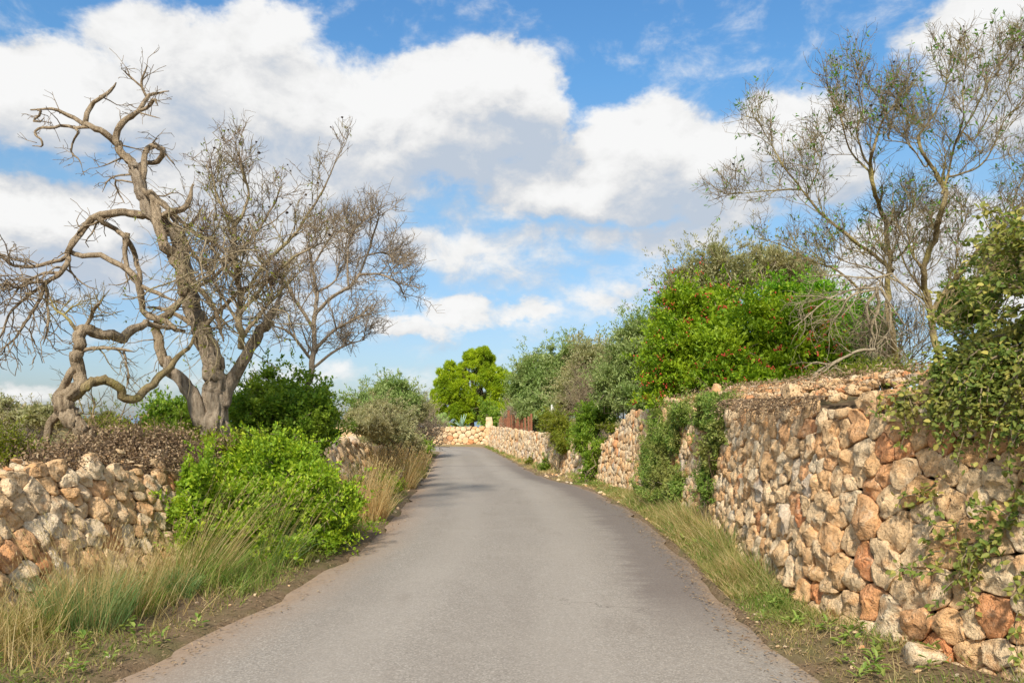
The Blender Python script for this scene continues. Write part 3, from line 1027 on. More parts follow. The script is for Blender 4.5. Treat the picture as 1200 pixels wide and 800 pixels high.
def shrub(name, label, cat, blobs, leaf, L, Wd, n_clump=26, n_sprig=26, n_leaf=9, span=.16, stem='twig', base=None, group=None, rich=False, rc=(.2, .36),
          zcut=-.75, fill=.5, stems=16, stem_r=.018, droop=0.0, berries=0, dead_twigs=0, up=.35, squash=.85):
    """blobs: (px, py, depth, rx, ry, rz) ellipsoids of the crown, sizes in metres"""
    cs = [(P(b_[0], b_[1], b_[2]), np.array(b_[3:6])) for b_ in blobs]
    c0 = cs[0][0]
    if base is None:
        base = np.array([c0[0], c0[1], float(ground(c0[0], c0[1]))])
    root = thing(name, label, cat, base, group)
    fo, st = Geo(), Geo()
    allc, allt = [], []
    big = max(float(np.prod(R_)) ** (1 / 3) for _, R_ in cs)
    for c_, R_ in cs:
        k = float(np.prod(R_)) ** (1 / 3) / big
        tips, dirs, cc = crown_points(c_, R_, max(5, int(n_clump * k)), n_sprig, rc, zcut, fill, squash)
        g_ = ground(tips[:, 0], tips[:, 1])
        ok = tips[:, 2] > g_ + .03
        tips, dirs = tips[ok], dirs[ok]
        sh = RNG.random(len(tips)) < .11       # longer shoots that break the outline
        tips = tips + np.where(sh, RNG.uniform(.4, 1.5, len(tips)) * span * 1.5, 0)[:, None] * unit(dirs + np.array([0, 0, .5]))
        sprig_leaves(fo, tips, dirs, n_leaf, span, L, Wd, droop, rich, up=up)
        sprig_leaves(fo, tips[sh], unit(dirs[sh] + np.array([0, 0, .5])), n_leaf + 4, span * 2.2, L, Wd, droop, rich, up=up)
        ni = int(len(tips) * n_leaf * .30)
        ip = c_ + rvec(ni) * (RNG.random((ni, 1)) ** .45) * .66 * R_
        ip = ip[ip[:, 2] > ground(ip[:, 0], ip[:, 1]) + .02]
        leaves(fo, ip, rvec(len(ip)), rvec(len(ip)), L * RNG.uniform(1.0, 2.0, len(ip)), Wd * RNG.uniform(1.2, 2.4, len(ip)))
        allc.append(cc)
        allt.append((tips, dirs))
    cc = np.concatenate(allc)
    tips = np.concatenate([a[0] for a in allt])
    dirs = np.concatenate([a[1] for a in allt])
    part(fo, 'foliage', M[leaf], root)
    sel = cc[RNG.permutation(len(cc))[:stems]]
    p_, r_ = fan_stems(st, base - np.array([0, 0, .05]), sel, stem_r)
    k = RNG.permutation(len(tips))[:min(len(tips), 500)]
    tp = np.stack([tips[k] - dirs[k] * span * f for f in (1.5, .8, .1)], 1)
    tubes(st, tp, np.repeat(np.array([[.004, .003, .0015]]) * max(1, L / .05), len(k), 0), 3)
    if dead_twigs:
        a, b_ = grow(p_, r_, dead_twigs, (.3 * big, .9 * big), .8, .2, .3, 5, .4, .5, minr=.0035 * max(1, L / .06))
        tubes(st, a, b_, 3)
        a, b_ = grow(a, b_, 4, (.15 * big, .4 * big), .8, .25, .2, 4, .3, .6, minr=.0025 * max(1, L / .06))
        tubes(st, a, b_, 3)
    part(st, 'stems', M[stem], root)
    if berries:
        be = Geo()
        k = RNG.permutation(len(tips))[:berries]
        pts, sz = [], []
        for i_ in k:
            for _ in range(6):
                pts.append(tips[i_] + RNG.normal(0, .035, 3) + dirs[i_] * .05)
        pts = np.array(pts)
        s = RNG.uniform(.010, .021, len(pts))
        octa = np.array([[1, 0, 0], [0, 1, 0], [-1, 0, 0], [0, -1, 0], [0, 0, 1], [0, 0, -1.0]])
        ot = np.array([[0, 1, 4], [1, 2, 4], [2, 3, 4], [3, 0, 4], [1, 0, 5], [2, 1, 5], [3, 2, 5], [0, 3, 5]])
        be.add((pts[:, None] + octa[None] * s[:, None, None]).reshape(-1, 3), tris=(ot[None] + (np.arange(len(pts)) * 6)[:, None, None]).reshape(-1, 3))
        part(be, 'berries', M['berry'], root)
    return root


def bare_shrub(name, label, px, d, hw, hh, n, mat, cat='shrub', seed_r=.012, group=None, base=None, kids=(5, 4), minr=.004):
    base = gpt(px, d) if base is None else np.asarray(base)
    root = thing(name, label, cat, base, group)
    ge = Geo()
    dr = rvec(n * 3)
    dr[:, 2] = np.abs(dr[:, 2]) * 1.1 + .15
    dr = unit(dr)[:n]
    ends = base + dr * np.array([hw, hw, hh]) * RNG.uniform(.65, 1.0, (n, 1))
    p_, r_ = fan_stems(ge, base, ends, seed_r, .07, 7, 4)
    a, b_ = grow(p_, r_, kids[0], (.25 * hh, .55 * hh), .7, .2, .25, 5, .3, .6, minr=minr)
    tubes(ge, a, b_, 3)
    a, b_ = grow(a, b_, kids[1], (.12 * hh, .3 * hh), .8, .25, .15, 4, .25, .7, minr=minr * .7)
    tubes(ge, a, b_, 3)
    part(ge, 'branches', M[mat], root)
    return root


def blades(geo, base, lean, L, Wd, droop):
    n = len(base)
    L = np.broadcast_to(L, (n,))[:, None]
    Wd = np.broadcast_to(Wd, (n,))[:, None]
    s = unit(np.cross(lean, rvec(n)))
    d = unit(lean)
    V = []
    p_ = base.copy()
    K = 4
    for k in range(K):
        w = Wd * (1 - k / (K - 1)) ** .7 * .5
        V += [p_ - s * w, p_ + s * w]
        p_ = p_ + d * L / (K - 1)
        d = unit(d + np.array([0, 0, -1.0]) * np.broadcast_to(droop, (n,))[:, None] * (k + .6) + unit(lean * np.array([1, 1, 0]) + 1e-6) * .1)
    v = np.stack(V, 1).reshape(-1, 3)
    q = np.array([[2 * k, 2 * k + 1, 2 * k + 3, 2 * k + 2] for k in range(K - 1)])
    geo.add(v, (q[None] + (np.arange(n) * 2 * K)[:, None, None]).reshape(-1, 4))


def tuft(name, label, px, d, rad, h, n_low, n_tall, mat_low, mat_tall, group=None, lean=(0, 0), dx=0.0, width=.006, cat='grass tuft', h_low=.5):
    """a grass clump: a dense lower sheaf and taller seeding stalks"""
    base = gpt(px, d, dx)
    root = thing(name, label, cat, base, group)
    for (n, m_, hmin, hmax, sp, dr, nm, w) in ((n_low, mat_low, .35 * h * h_low * 2, h * h_low * 1.35, .55, .16, 'blades', width), (n_tall, mat_tall, .65 * h, 1.1 * h, .26, .05, 'stalks', width * .62)):
        if n == 0:
            continue
        ge = Geo()
        a = RNG.uniform(0, 6.28, n)
        r = rad * np.sqrt(RNG.random(n))
        p_ = base + np.stack([np.cos(a) * r, np.sin(a) * r, np.zeros(n)], -1)
        p_[:, 2] = ground(p_[:, 0], p_[:, 1]) - .02
        ln = np.stack([np.cos(a) * sp * RNG.uniform(0, 1, n) + lean[0] + RNG.normal(0, .1, n), np.sin(a) * sp * RNG.uniform(0, 1, n) + lean[1] + RNG.normal(0, .1, n), np.ones(n)], -1)
        blades(ge, p_, unit(ln), RNG.uniform(hmin, hmax, n), w * RNG.uniform(.7, 1.3, n), dr * RNG.uniform(.4, 1.6, n))
        if nm == 'stalks':   # seed heads
            k = np.arange(0, n, 2)
            tipd = unit(ln[k])
            top = ge.v[0].reshape(n, 8, 3)[k, 6]
            td = unit(ge.v[0].reshape(n, 8, 3)[k, 6] - ge.v[0].reshape(n, 8, 3)[k, 4])
            idx = np.repeat(np.arange(len(k)), 6)
            tt = RNG.random(len(idx))
            leaves(ge, top[idx] - td[idx] * (tt * .22 * h)[:, None], unit(td[idx] + rvec(len(idx)) * .3), rvec(len(idx)), .035 * max(1, d / 8), w * 1.1)
        part(ge, nm, M[m_], root)
    return root


# ------------------------------------------------------------------ the great dead tree and its neighbours by the broken wall
def old_tree():
    D = 10.2
    root = thing('dead_tree', 'big gnarled dead tree with thick furrowed trunk and contorted bare limbs above the wall', 'tree', gpt(252, D))
    tk, net = Geo(), []
    p_, r_ = limb([(250, 528, 0), (252, 500, 0), (250, 465, 0), (252, 438, 0), (246, 410, .05), (236, 385, .1), (224, 350, .15), (215, 310, .1), (208, 275, 0), (188, 262, 0), (172, 240, 0), (163, 215, 0), (156, 195, 0)], D, 14.5, 6.2, 90, 1, .8, net=net, taper=False)
    r_[:14] *= np.linspace(1.28, .98, 14)
    tk.add(*tube(p_, r_, 44, .10, .075, 1))
    part(tk, 'trunk', M['old_trunk'], root)
    spec = [
        # heavy forks of the trunk
        ([(238, 492), (226, 468), (212, 446), (200, 432), (193, 420)], 19, 10),
        ([(262, 475), (272, 440), (292, 410), (306, 388), (318, 370), (330, 345)], 21, 10),
        ([(193, 424), (186, 405), (190, 380), (205, 360), (216, 345)], 11, 8),
        ([(216, 345), (214, 318), (202, 300), (190, 285), (186, 262), (180, 240), (168, 222)], 13, 9),
        ([(186, 262), (200, 250), (215, 245), (222, 232), (226, 216)], 9, 4),
        # crown
        ([(156, 196), (148, 185), (141, 172), (139, 168), (120, 156), (108, 148), (98, 146), (82, 135), (62, 128), (36, 129)], 9, 3.2),
        ([(98, 147), (102, 132), (108, 122), (120, 115), (128, 107), (136, 97)], 6, 2.6),
        ([(120, 155), (108, 150), (90, 150), (75, 148), (62, 150), (46, 150), (42, 158), (48, 164), (48, 171), (38, 171)], 4, 1.8),
        ([(92, 156), (86, 166), (84, 180), (92, 186), (95, 193)], 2.8, 1.3),
        ([(48, 131), (44, 137), (38, 141), (46, 144), (52, 138)], 3.2, 1.5),
        ([(142, 172), (139, 158), (143, 145), (152, 136), (163, 131), (172, 118), (177, 112), (186, 109), (198, 107)], 7.5, 2.2),
        ([(171, 113), (166, 100), (169, 88), (173, 77)], 3.2, 1.7), ([(166, 100), (155, 92), (144, 82)], 2.6, 1.2),
        ([(165, 130), (175, 124), (181, 116), (183, 121)], 3.6, 3.0), ([(165, 132), (178, 136), (188, 139)], 2.2, 1.0),
        ([(168, 212), (169, 196), (173, 178), (180, 171), (189, 176), (193, 184), (184, 190), (174, 191), (160, 194), (152, 204)], 7, 5),
        ([(194, 180), (200, 188), (205, 193)], 2.6, 1.2), ([(178, 168), (182, 164), (186, 162)], 2, 1),
        ([(150, 186), (141, 186), (128, 192), (116, 196)], 2.4, 1.0), ([(159, 204), (138, 206), (126, 212), (120, 225)], 2.4, 1.2), ([(160, 212), (136, 212), (140, 228), (146, 238)], 2.4, 1.4),
        # great arm over the wall
        ([(180, 252), (166, 252), (150, 252), (132, 249), (115, 255), (100, 270), (86, 285), (80, 295), (81, 307), (70, 322), (54, 328), (40, 331)], 9, 4),
        ([(81, 300), (60, 307), (40, 313), (14, 310), (0, 298), (-16, 296)], 5, 2), ([(54, 328), (46, 352), (30, 378), (14, 400), (2, 408)], 4.2, 1.4),
        ([(60, 325), (34, 345), (12, 366), (2, 392), (-10, 404)], 4.2, 1.5), ([(52, 334), (56, 356), (57, 380), (50, 404)], 4, 1.8),
        ([(40, 331), (22, 336), (6, 332), (-14, 340)], 3.2, 1.6), ([(70, 318), (46, 322), (24, 336), (12, 352)], 3.6, 1.4),
        ([(88, 298), (114, 298), (135, 307), (156, 322), (164, 340), (165, 361), (174, 370), (192, 379), (206, 384)], 5.5, 7),
        ([(120, 258), (135, 270), (150, 280), (158, 300), (162, 322), (170, 345)], 6, 5),
        ([(176, 226), (196, 242), (210, 268), (222, 290), (240, 310), (262, 330)], 6, 3), ([(180, 232), (205, 252), (226, 272), (250, 284), (270, 306)], 5, 2.5),
        ([(222, 340), (250, 325), (275, 300), (300, 290)], 5, 2.5), ([(240, 385), (262, 360), (285, 340), (310, 330), (345, 300)], 6, 2.5),
        ([(150, 275), (146, 300), (160, 330), (185, 345), (205, 352)], 5, 4), ([(230, 380), (200, 366), (172, 360)], 6, 4),
        ([(215, 320), (240, 345), (256, 372), (262, 400)], 6, 4), ([(205, 280), (225, 262), (236, 244)], 6, 2.5),
    ]
    allp, allr = [], []
    for k, (px, a, b_) in enumerate(spec):
        p_, r_ = limb(px, D, a, b_, None, 20 + k, 1.0, .10, .53 if k != 1 else .40, net)
        ge = Geo()
        ge.add(*tube(p_, r_, 18 if a > 7 else 10, .17 if a > 4 else .2, .06 if a > 7 else .02, k))
        part(ge, 'branch', M['old_trunk'] if k < 2 else M['dead_wood'], root)
        if k > 1:
            allp.append(catmull(p_[np.linspace(0, len(p_) - 1, 6).astype(int)], 8))
            allr.append(np.interp(np.linspace(0, 1, 8), np.linspace(0, 1, len(r_)), r_))
    tw = Geo()
    ap, ar = np.array(allp), np.array(allr)
    # the fine, contorted twigs of the overhanging arm
    sel = [i for i, a in enumerate(spec[2:]) if a[0][-1][0] < 60 and a[0][0][1] > 240]
    a, b_ = grow(ap[sel], ar[sel], 13, (.35, 1.0), .75, .34, -.10, 7, .25, .5, minr=.0085)
    tubes(tw, a, b_, 5)
    a2, b2 = grow(a, b_, 4, (.12, .42), .8, .35, -.02, 5, .15, .6, minr=.0055)
    tubes(tw, a2, b2, 4)
    sel2 = [i for i in range(len(ap)) if i not in sel]
    a, b_ = grow(ap[sel2], ar[sel2], 5, (.12, .6), .8, .3, .05, 5, .2, .4, minr=.006)
    tubes(tw, a, b_, 4)
    a2, b2 = grow(a, b_, 2, (.08, .25), .8, .3, .05, 4, .3, .6, minr=.0045)
    tubes(tw, a2, b2, 3)
    part(tw, 'twigs', M['dead_wood'], root)
    return root


old_tree()


def leaning_tree():
    D = 8.6
    root = thing('dead_tree', 'leaning contorted dead trunk with looping limbs standing by the brush heap', 'tree', gpt(98, D))
    tk = Geo()
    p_, r_ = limb([(104, 524, 0), (99, 508, 0), (88, 494, 0), (77, 478, 0), (80, 462, 0), (92, 448, 0), (93, 425, 0), (91, 405, 0), (93, 390, 0), (103, 385, .05), (122, 391, .15), (140, 394, .3), (158, 386, .5), (175, 378, .8), (195, 383, 1.1), (216, 388, 1.4)], D, 8.8, 5.2, 80, 5, .6)
    r_[:26] *= 1 + .45 * np.exp(-((np.arange(26) - 17) / 6.0) ** 2)
    tk.add(*tube(p_, r_, 28, .15, .07, 7))
    part(tk, 'trunk', M['dead_wood'], root)
    spec = [
        ([(84, 466, 0), (98, 453, 0), (112, 444, .1), (126, 442, .2), (141, 457, .3), (153, 468, .4), (168, 460, .6), (183, 446, .8), (198, 431, 1.0), (216, 412, 1.3), (228, 392, 1.5)], 10, 6, 'lichen_wood'),
        ([(73, 470), (76, 450), (84, 436), (90, 428)], 7.5, 6, 'dead_wood'),
        ([(74, 476), (66, 490), (58, 505), (50, 530)], 9, 6, 'dead_wood'),
        ([(96, 412), (110, 408), (128, 407), (146, 410), (157, 412)], 4, 2, 'dead_wood'),
        ([(145, 412), (148, 425), (151, 440), (148, 455)], 2.4, 1.4, 'dead_wood'),
        ([(96, 388), (106, 372), (112, 360), (116, 355)], 4, 2.6, 'dead_wood'),
        ([(90, 392), (84, 378), (75, 368), (64, 361), (58, 346)], 3.5, 1.4, 'lichen_wood'),
        ([(75, 368), (84, 360), (95, 357)], 2, 1.2, 'lichen_wood'), ([(110, 362), (118, 355), (112, 350)], 2, 1, 'dead_wood'),
    ]
    ap, ar = [], []
    for k, (px, a, b_, m_) in enumerate(spec):
        p_, r_ = limb(px, D, a, b_, None, 60 + k, 1, .05, .6)
        ge = Geo()
        ge.add(*tube(p_, r_, 16 if a > 5 else 10, .17, .05 if a > 5 else .02, 40 + k))
        part(ge, 'branch', M[m_], root)
        ap.append(catmull(p_[np.linspace(0, len(p_) - 1, 6).astype(int)], 8))
        ar.append(np.interp(np.linspace(0, 1, 8), np.linspace(0, 1, len(r_)), r_))
    ap, ar = np.array(ap), np.array(ar)
    tw = Geo()
    sel = [3, 4, 5, 6, 7, 8]
    a, b_ = grow(ap[sel], ar[sel], 9, (.15, .5), .8, .3, .1, 5, .2, .5, minr=.005)
    tubes(tw, a, b_, 4)
    a, b_ = grow(a, b_, 4, (.08, .25), .8, .3, .1, 4, .2, .6, minr=.0035)
    tubes(tw, a, b_, 3)
    part(tw, 'twigs', M['lichen_wood'], root)
    return root


leaning_tree()


def limbs_tree(name, label, spec, D, n1, n2, n3, l1, l2, l3, mat, twig_mat, base, up=(.2, .15, .1), spread=.7, minr=(.006, .004, .0028), trunk=(0,), leaf=None, pods=0, out=.35, wob=.28, rough=.14, thick=.5, ratio=(.42, .55, .7)):
    """a bare tree: traced limbs, then three orders of twigs"""
    root = thing(name, label, 'tree', base)
    ap, ar, net = [], [], []
    for k, (px, a, b_) in enumerate(spec):
        p_, r_ = limb(px, D, a, b_, None, 200 + k + int(D * 7), 1, wob, thick, net, k not in trunk)
        ge = Geo()
        ge.add(*tube(p_, r_, 14 if a > 5 else 8, rough, .03 if a > 6 else 0, 70 + k))
        part(ge, 'trunk' if k in trunk else 'branch', M[mat], root)
        ap.append(catmull(p_[np.linspace(0, len(p_) - 1, 6).astype(int)], 8))
        ar.append(np.interp(np.linspace(0, 1, 8), np.linspace(0, 1, len(r_)), r_))
    ap, ar = np.array(ap), np.array(ar)
    c0 = np.asarray(base) + np.array([0, 0, .5])
    tw = Geo()
    A, a_r = grow(ap, ar, n1, l1, spread, .20, up[0], 7, .25, ratio[0], minr=minr[0], out_c=c0, out_w=out)
    tubes(tw, A, a_r, 5)
    B, b_r = grow(A, a_r, n2, l2, spread * 1.15, .22, up[1], 5, .2, ratio[1], minr=minr[1], out_c=c0, out_w=out)
    tubes(tw, B, b_r, 4)
    part(tw, 'branchlets', M[mat], root)
    tx = Geo()
    C, c_r = grow(B, b_r, n3, l3, spread * 1.2, .25, up[2], 4, .15, ratio[2], minr=minr[2], out_c=c0, out_w=out * .6)
    tubes(tx, C, c_r, 3)
    part(tx, 'twigs', M[twig_mat], root)
    tips = np.concatenate([C[:, -1], B[:, -1]])
    tdir = unit(np.concatenate([C[:, -1] - C[:, -2], B[:, -1] - B[:, -2]]))
    if leaf:
        m_, n, L, Wd = leaf
        lf = Geo()
        k = RNG.permutation(len(tips))[:n]
        sprig_leaves(lf, tips[k], tdir[k], 3, .10, L, Wd, .5, False, .8)
        part(lf, 'leaves', M[m_], root)
    if pods:
        k = RNG.permutation(len(tips))[:pods]
        pg = Geo()
        rocks(pg, tips[k], RNG.uniform(.012, .024, len(k)), np.random.default_rng(5), .5)
        part(pg, 'hulls', M['pod'], root, kind='stuff')
    return root


# twiggy sucker tree in front of the dead one
limbs_tree('bare_tree', 'thicket of thin bare suckers with dark dry hulls rising beside the big dead trunk',
           [([(282, 408), (281, 380), (280, 345), (277, 310), (274, 285), (274, 262)], 6, 4.5), ([(274, 262), (262, 242), (254, 225), (247, 195)], 3.5, 1.2),
            ([(274, 268), (286, 248), (292, 225), (282, 195), (280, 168)], 3.5, 1.2), ([(277, 300), (300, 272), (320, 240), (330, 215)], 3.5, 1.2),
            ([(280, 345), (310, 310), (340, 280), (362, 250), (380, 220), (398, 178)], 4, 1.1), ([(282, 370), (312, 330), (350, 298), (385, 282)], 4, 1.4),
            ([(278, 330), (255, 300), (240, 280), (228, 262)], 3.5, 1.4), ([(282, 390), (262, 350), (244, 320), (232, 290)], 3.5, 1.2), ([(284, 395), (320, 350), (352, 318)], 4, 1.5)],
           9.8, 14, 5, 5, (.3, .85), (.18, .45), (.08, .26), 'twig', 'twig_red', gpt(268, 9.9), up=(.25, .2, .12), spread=.8, thick=.62, leaf=('leaf_yellow', 170, .05, .02), pods=70, minr=(.006, .0042, .003), wob=.18)
# pale dead vines hanging round the fork of the old trunk
dv = thing('dead_vine', 'tangle of pale dead vine stems clinging round the fork of the furrowed trunk', 'dead vine', P(258, 380, 9.7))
ge = Geo()
n = 210
s0 = np.array([P(x, y, 9.75) for x, y in zip(RNG.normal(258, 32, n), RNG.uniform(250, 400, n))]) + np.stack([np.zeros(n), RNG.normal(0, .3, n), np.zeros(n)], -1)
d0_ = unit(np.stack([RNG.normal(0, .7, n), RNG.normal(0, .4, n), RNG.normal(-.4, .8, n)], -1))
pp = [s0]
for k in range(8):
    d0_ = unit(d0_ + RNG.normal(0, .32, (n, 3)) + np.array([0, 0, -.06]))
    pp.append(pp[-1] + d0_ * RNG.uniform(.05, .16, (n, 1)))
pp = np.stack(pp, 1)
rr_ = np.repeat(np.linspace(1, .5, 9)[None], n, 0) * (.004 + .010 * RNG.random((n, 1)) ** 3)
tubes(ge, pp, rr_, 5)
a, b_ = grow(pp, rr_, 3, (.1, .45), .8, .3, 0, 5, .2, .7, minr=.003)
tubes(ge, a, b_, 3)
part(ge, 'stems', M['bleached_vine'], dv)
lf = Geo()
k = RNG.permutation(len(a))[:150]
sprig_leaves(lf, a[k, -1], unit(a[k, -1] - a[k, -2]), 4, .12, .06, .022, .3)
part(lf, 'leaves', M['leaf_yellow'], dv)

# grey tree behind it
limbs_tree('bare_tree', 'bare grey tree with a wide arching crown standing beyond the dark green bush',
           [([(362, 470), (364, 440), (368, 400), (368, 370), (371, 340), (366, 312), (362, 288)], 8, 3), ([(368, 370), (385, 352), (406, 338), (420, 322), (432, 295), (442, 262), (446, 250)], 5, 1.6),
            ([(408, 335), (407, 300), (412, 275), (428, 256)], 3, 1.2), ([(420, 324), (446, 322), (466, 332), (476, 352)], 3.4, 1.2), ([(432, 300), (452, 296), (470, 310)], 2.4, 1.1),
            ([(366, 312), (380, 290), (392, 270), (398, 255)], 3, 1.2), ([(368, 385), (348, 355), (334, 330), (322, 318)], 5, 2), ([(366, 410), (396, 385), (420, 372), (436, 368)], 4.5, 1.5),
            ([(364, 420), (345, 395), (330, 385), (312, 380)], 4.5, 2), ([(372, 345), (392, 330), (402, 312), (418, 300)], 3, 1.4), ([(366, 430), (392, 412), (412, 402), (428, 398)], 4, 1.5)],
           12.2, 14, 5, 5, (.35, .95), (.22, .5), (.12, .34), 'twig_grey', 'twig_grey', gpt(362, 12.2), up=(.05, .05, .0), spread=.85, thick=.46, minr=(.008, .0055, .004), out=.5, wob=.32)


# ------------------------------------------------------------------ the almond tree over the tall wall
def z5(*a): return [(840 + x * .325, y * .325) for x, y in a]
def z6(*a): return [(840 + x * .35, 200 + y * .35) for x, y in a]


AD = 10.4
limbs_tree('almond_tree', 'sparse almond tree with few green leaves spreading bare twigs above the tall wall and creeper',
           [(z6((735, 640), (725, 560), (718, 480), (700, 400), (692, 330), (712, 260), (738, 200), (758, 120), (765, 60), (735, 10)), 13, 8),
            (z6((600, 640), (590, 560), (575, 470), (572, 400), (580, 300), (565, 180), (548, 120), (525, 70), (512, 0)), 12, 7),
            (z6((720, 480), (780, 390), (850, 290), (920, 235), (975, 195), (1040, 130), (1100, 60)), 10, 5),
            (z6((850, 290), (900, 268), (960, 230), (1040, 185), (1120, 150)), 6, 3),
            (z5((791, 626), (762, 585), (735, 535), (728, 490), (745, 460), (690, 410), (640, 350), (615, 320)), 7.5, 1.8),
            (z5((560, 660), (552, 590), (565, 540), (582, 470), (605, 425), (640, 385), (665, 340)), 7, 1.8),
            (z5((545, 600), (520, 540), (505, 470), (525, 400), (512, 320), (500, 260)), 4.5, 1.2), (z5((540, 610), (480, 540), (450, 440), (430, 380), (390, 300)), 4.5, 1.2),
            (z6((585, 330), (530, 285), (480, 250), (420, 200), (370, 160), (310, 100), (262, 30)), 8, 4), (z5((290, 670), (240, 600), (190, 510), (140, 420)), 4, 1.1),
            (z5((300, 690), (220, 685), (120, 695), (20, 700)), 3.6, 1.1), (z5((380, 770), (330, 700), (370, 600), (380, 480)), 3.2, 1.1),
            (z5((815, 690), (840, 600), (860, 520), (890, 430), (885, 330), (900, 200)), 5.5, 1.4), (z5((860, 520), (930, 400), (985, 280), (1040, 200)), 4, 1.2),
            (z5((835, 640), (900, 620), (960, 590), (1000, 520), (1040, 430), (1110, 370)), 5, 1.5),
            (z5((728, 490), (790, 400), (830, 300), (820, 200)), 3.6, 1.1), 
            (z6((480, 400), (400, 330), (310, 300), (230, 255), (140, 225)), 5, 1.4), (z6((692, 330), (650, 270), (640, 180), (660, 110)), 4, 1.3),
            (z6((780, 390), (820, 330), (800, 250), (830, 170)), 4, 1.3), (z6((850, 290), (930, 330), (1010, 310), (1060, 280)), 4, 1.5),
            (z5((750, 600), (690, 520), (600, 500), (640, 420)), 3.5, 1.2),
            (z6((735, 500), (820, 430), (930, 360), (1060, 300)), 6, 1.8), (z6((900, 268), (960, 170), (1010, 60), (1050, -60)), 4, 1.2), (z6((960, 230), (1040, 100), (1090, -20)), 4, 1.2),
            (z6((700, 420), (640, 330), (600, 220), (620, 120)), 4.5, 1.3), (z6((700, 440), (620, 380), (520, 330), (420, 300), (330, 250)), 4.5, 1.3),
            (z5((930, 500), (990, 400), (1060, 300), (1110, 200)), 3.5, 1.1), (z6((600, 300), (650, 240), (690, 190), (740, 190)), 4.5, 2.5)],
           AD, 13, 6, 5, (.4, .95), (.22, .6), (.10, .32), 'lichen_wood', 'twig', gpt(1085, AD), up=(.22, .18, .15), spread=.85, trunk=(0, 1),
           leaf=('leaf_almond', 1000, .075, .026), pods=160, minr=(.0055, .0038, .0028), out=.45, wob=.22, thick=.29)

# bleached dead boughs
dr_ = thing('dead_bough', 'bleached dead bough hanging in a tangle before the almond trunks', 'dead branch', P(1024, 345, 9.4))
ge = Geo()
ap, ar = [], []
for k, (px, a, b_) in enumerate([(z6((540, 390), (480, 395), (430, 405), (360, 440), (300, 490), (255, 530)), 3, 1.2), (z6((590, 345), (500, 360), (400, 350), (300, 355)), 2.6, 1.0),
                                 (z6((540, 395), (450, 420), (400, 490), (350, 500), (300, 520)), 2.6, 1), (z6((530, 392), (545, 450), (520, 520), (525, 600)), 4.5, 3), (z6((548, 392), (580, 460), (575, 540), (530, 600)), 3.5, 2.4),
                                 (z6((500, 380), (430, 430), (330, 420), (240, 420)), 2.2, .9), (z6((540, 395), (505, 450), (515, 520), (535, 590)), 4, 2.5), (z6((590, 350), (640, 400), (690, 450), (690, 520)), 2.2, 1.2)]):
    p_, r_ = limb(px, 9.4, a, b_, None, 300 + k, 1, .08, .48)
    ge.add(*tube(p_, r_, 8, .1, 0, k))
    ap.append(catmull(p_[np.linspace(0, len(p_) - 1, 6).astype(int)], 8))
    ar.append(np.interp(np.linspace(0, 1, 8), np.linspace(0, 1, len(r_)), r_))
a, b_ = grow(np.array(ap), np.array(ar), 14, (.2, .75), .7, .22, -.1, 6, .15, .6, minr=.0045)
tubes(ge, a, b_, 4)
a, b_ = grow(a, b_, 3, (.12, .4), .8, .25, -.1, 5, .2, .7, minr=.0035)
tubes(ge, a, b_, 3)
part(ge, 'branches', M['bleached'], dr_)
fb = thing('dead_bough', 'pale broken bough lying across the rubble on the tall wall', 'dead branch', P(960, 452, 9.0))
ge = Geo()
ap, ar = [], []
for k, (px, a, b_) in enumerate([(z6((530, 598), (470, 605), (420, 628), (350, 665), (310, 695), (270, 725)), 3.2, 1.6), (z6((420, 630), (380, 650), (330, 640), (290, 660)), 1.8, .9), (z6((400, 640), (330, 690), (280, 700), (220, 715)), 1.8, .9),
                                 (z6((440, 690), (400, 660), (370, 680), (330, 735)), 1.6, 1.0)]):
    p_, r_ = limb(px, 9.0, a, b_, None, 330 + k, 1, .05, .6)
    ge.add(*tube(p_, r_, 8, .1, 0, k))
    ap.append(catmull(p_[np.linspace(0, len(p_) - 1, 6).astype(int)], 8))
    ar.append(np.interp(np.linspace(0, 1, 8), np.linspace(0, 1, len(r_)), r_))
a, b_ = grow(np.array(ap), np.array(ar), 9, (.15, .5), .8, .22, .1, 5, .2, .6, minr=.004)
tubes(ge, a, b_, 3)
part(ge, 'branches', M['bleached'], fb)

# ------------------------------------------------------------------ shrubs by the broken wall
shrub('mastic_shrub', 'bright fresh green shrub spilling from the broken wall to the road edge', 'shrub',
      [(335, 580, 9.0, .85, .75, .66), (262, 618, 8.0, .5, .5, .52), (300, 550, 9.2, .7, .6, .45), (390, 600, 9.6, .46, .45, .5), (228, 600, 7.7, .25, .3, .65), (350, 622, 8.7, .55, .4, .45), (300, 640, 8.0, .45, .35, .4)],
      'leaf_fresh', .052, .024, 34, 34, 10, .17, base=gpt(318, 8.9), stems=30, zcut=-.9, up=.55, dead_twigs=2)
shrub('evergreen_shrub', 'dark green rounded shrub tucked against the furrowed dead trunk', 'shrub',
      [(330, 476, 11.6, .8, .8, .66), (368, 500, 11.4, .45, .5, .6), (350, 520, 11.2, .5, .5, .5), (300, 500, 11.4, .5, .5, .5), (362, 548, 10.9, .22, .3, .3)], 'leaf_dark', .06, .032, 34, 30, 10, .17, stems=18)
shrub('evergreen_shrub', 'mid green bushy shrub showing between the looping limb and the trunk', 'shrub',
      [(200, 490, 13.0, .45, .5, .5), (182, 500, 12.8, .3, .4, .35), (222, 500, 12.6, .3, .4, .4)], 'leaf_dark', .06, .028, 22, 26, 9, .16, up=.6)
shrub('low_shrub', 'low yellow green shrub beneath the looping limb', 'shrub', [(128, 497, 14.5, .42, .4, .28)], 'leaf_yellow', .06, .02, 16, 22, 9, .15)
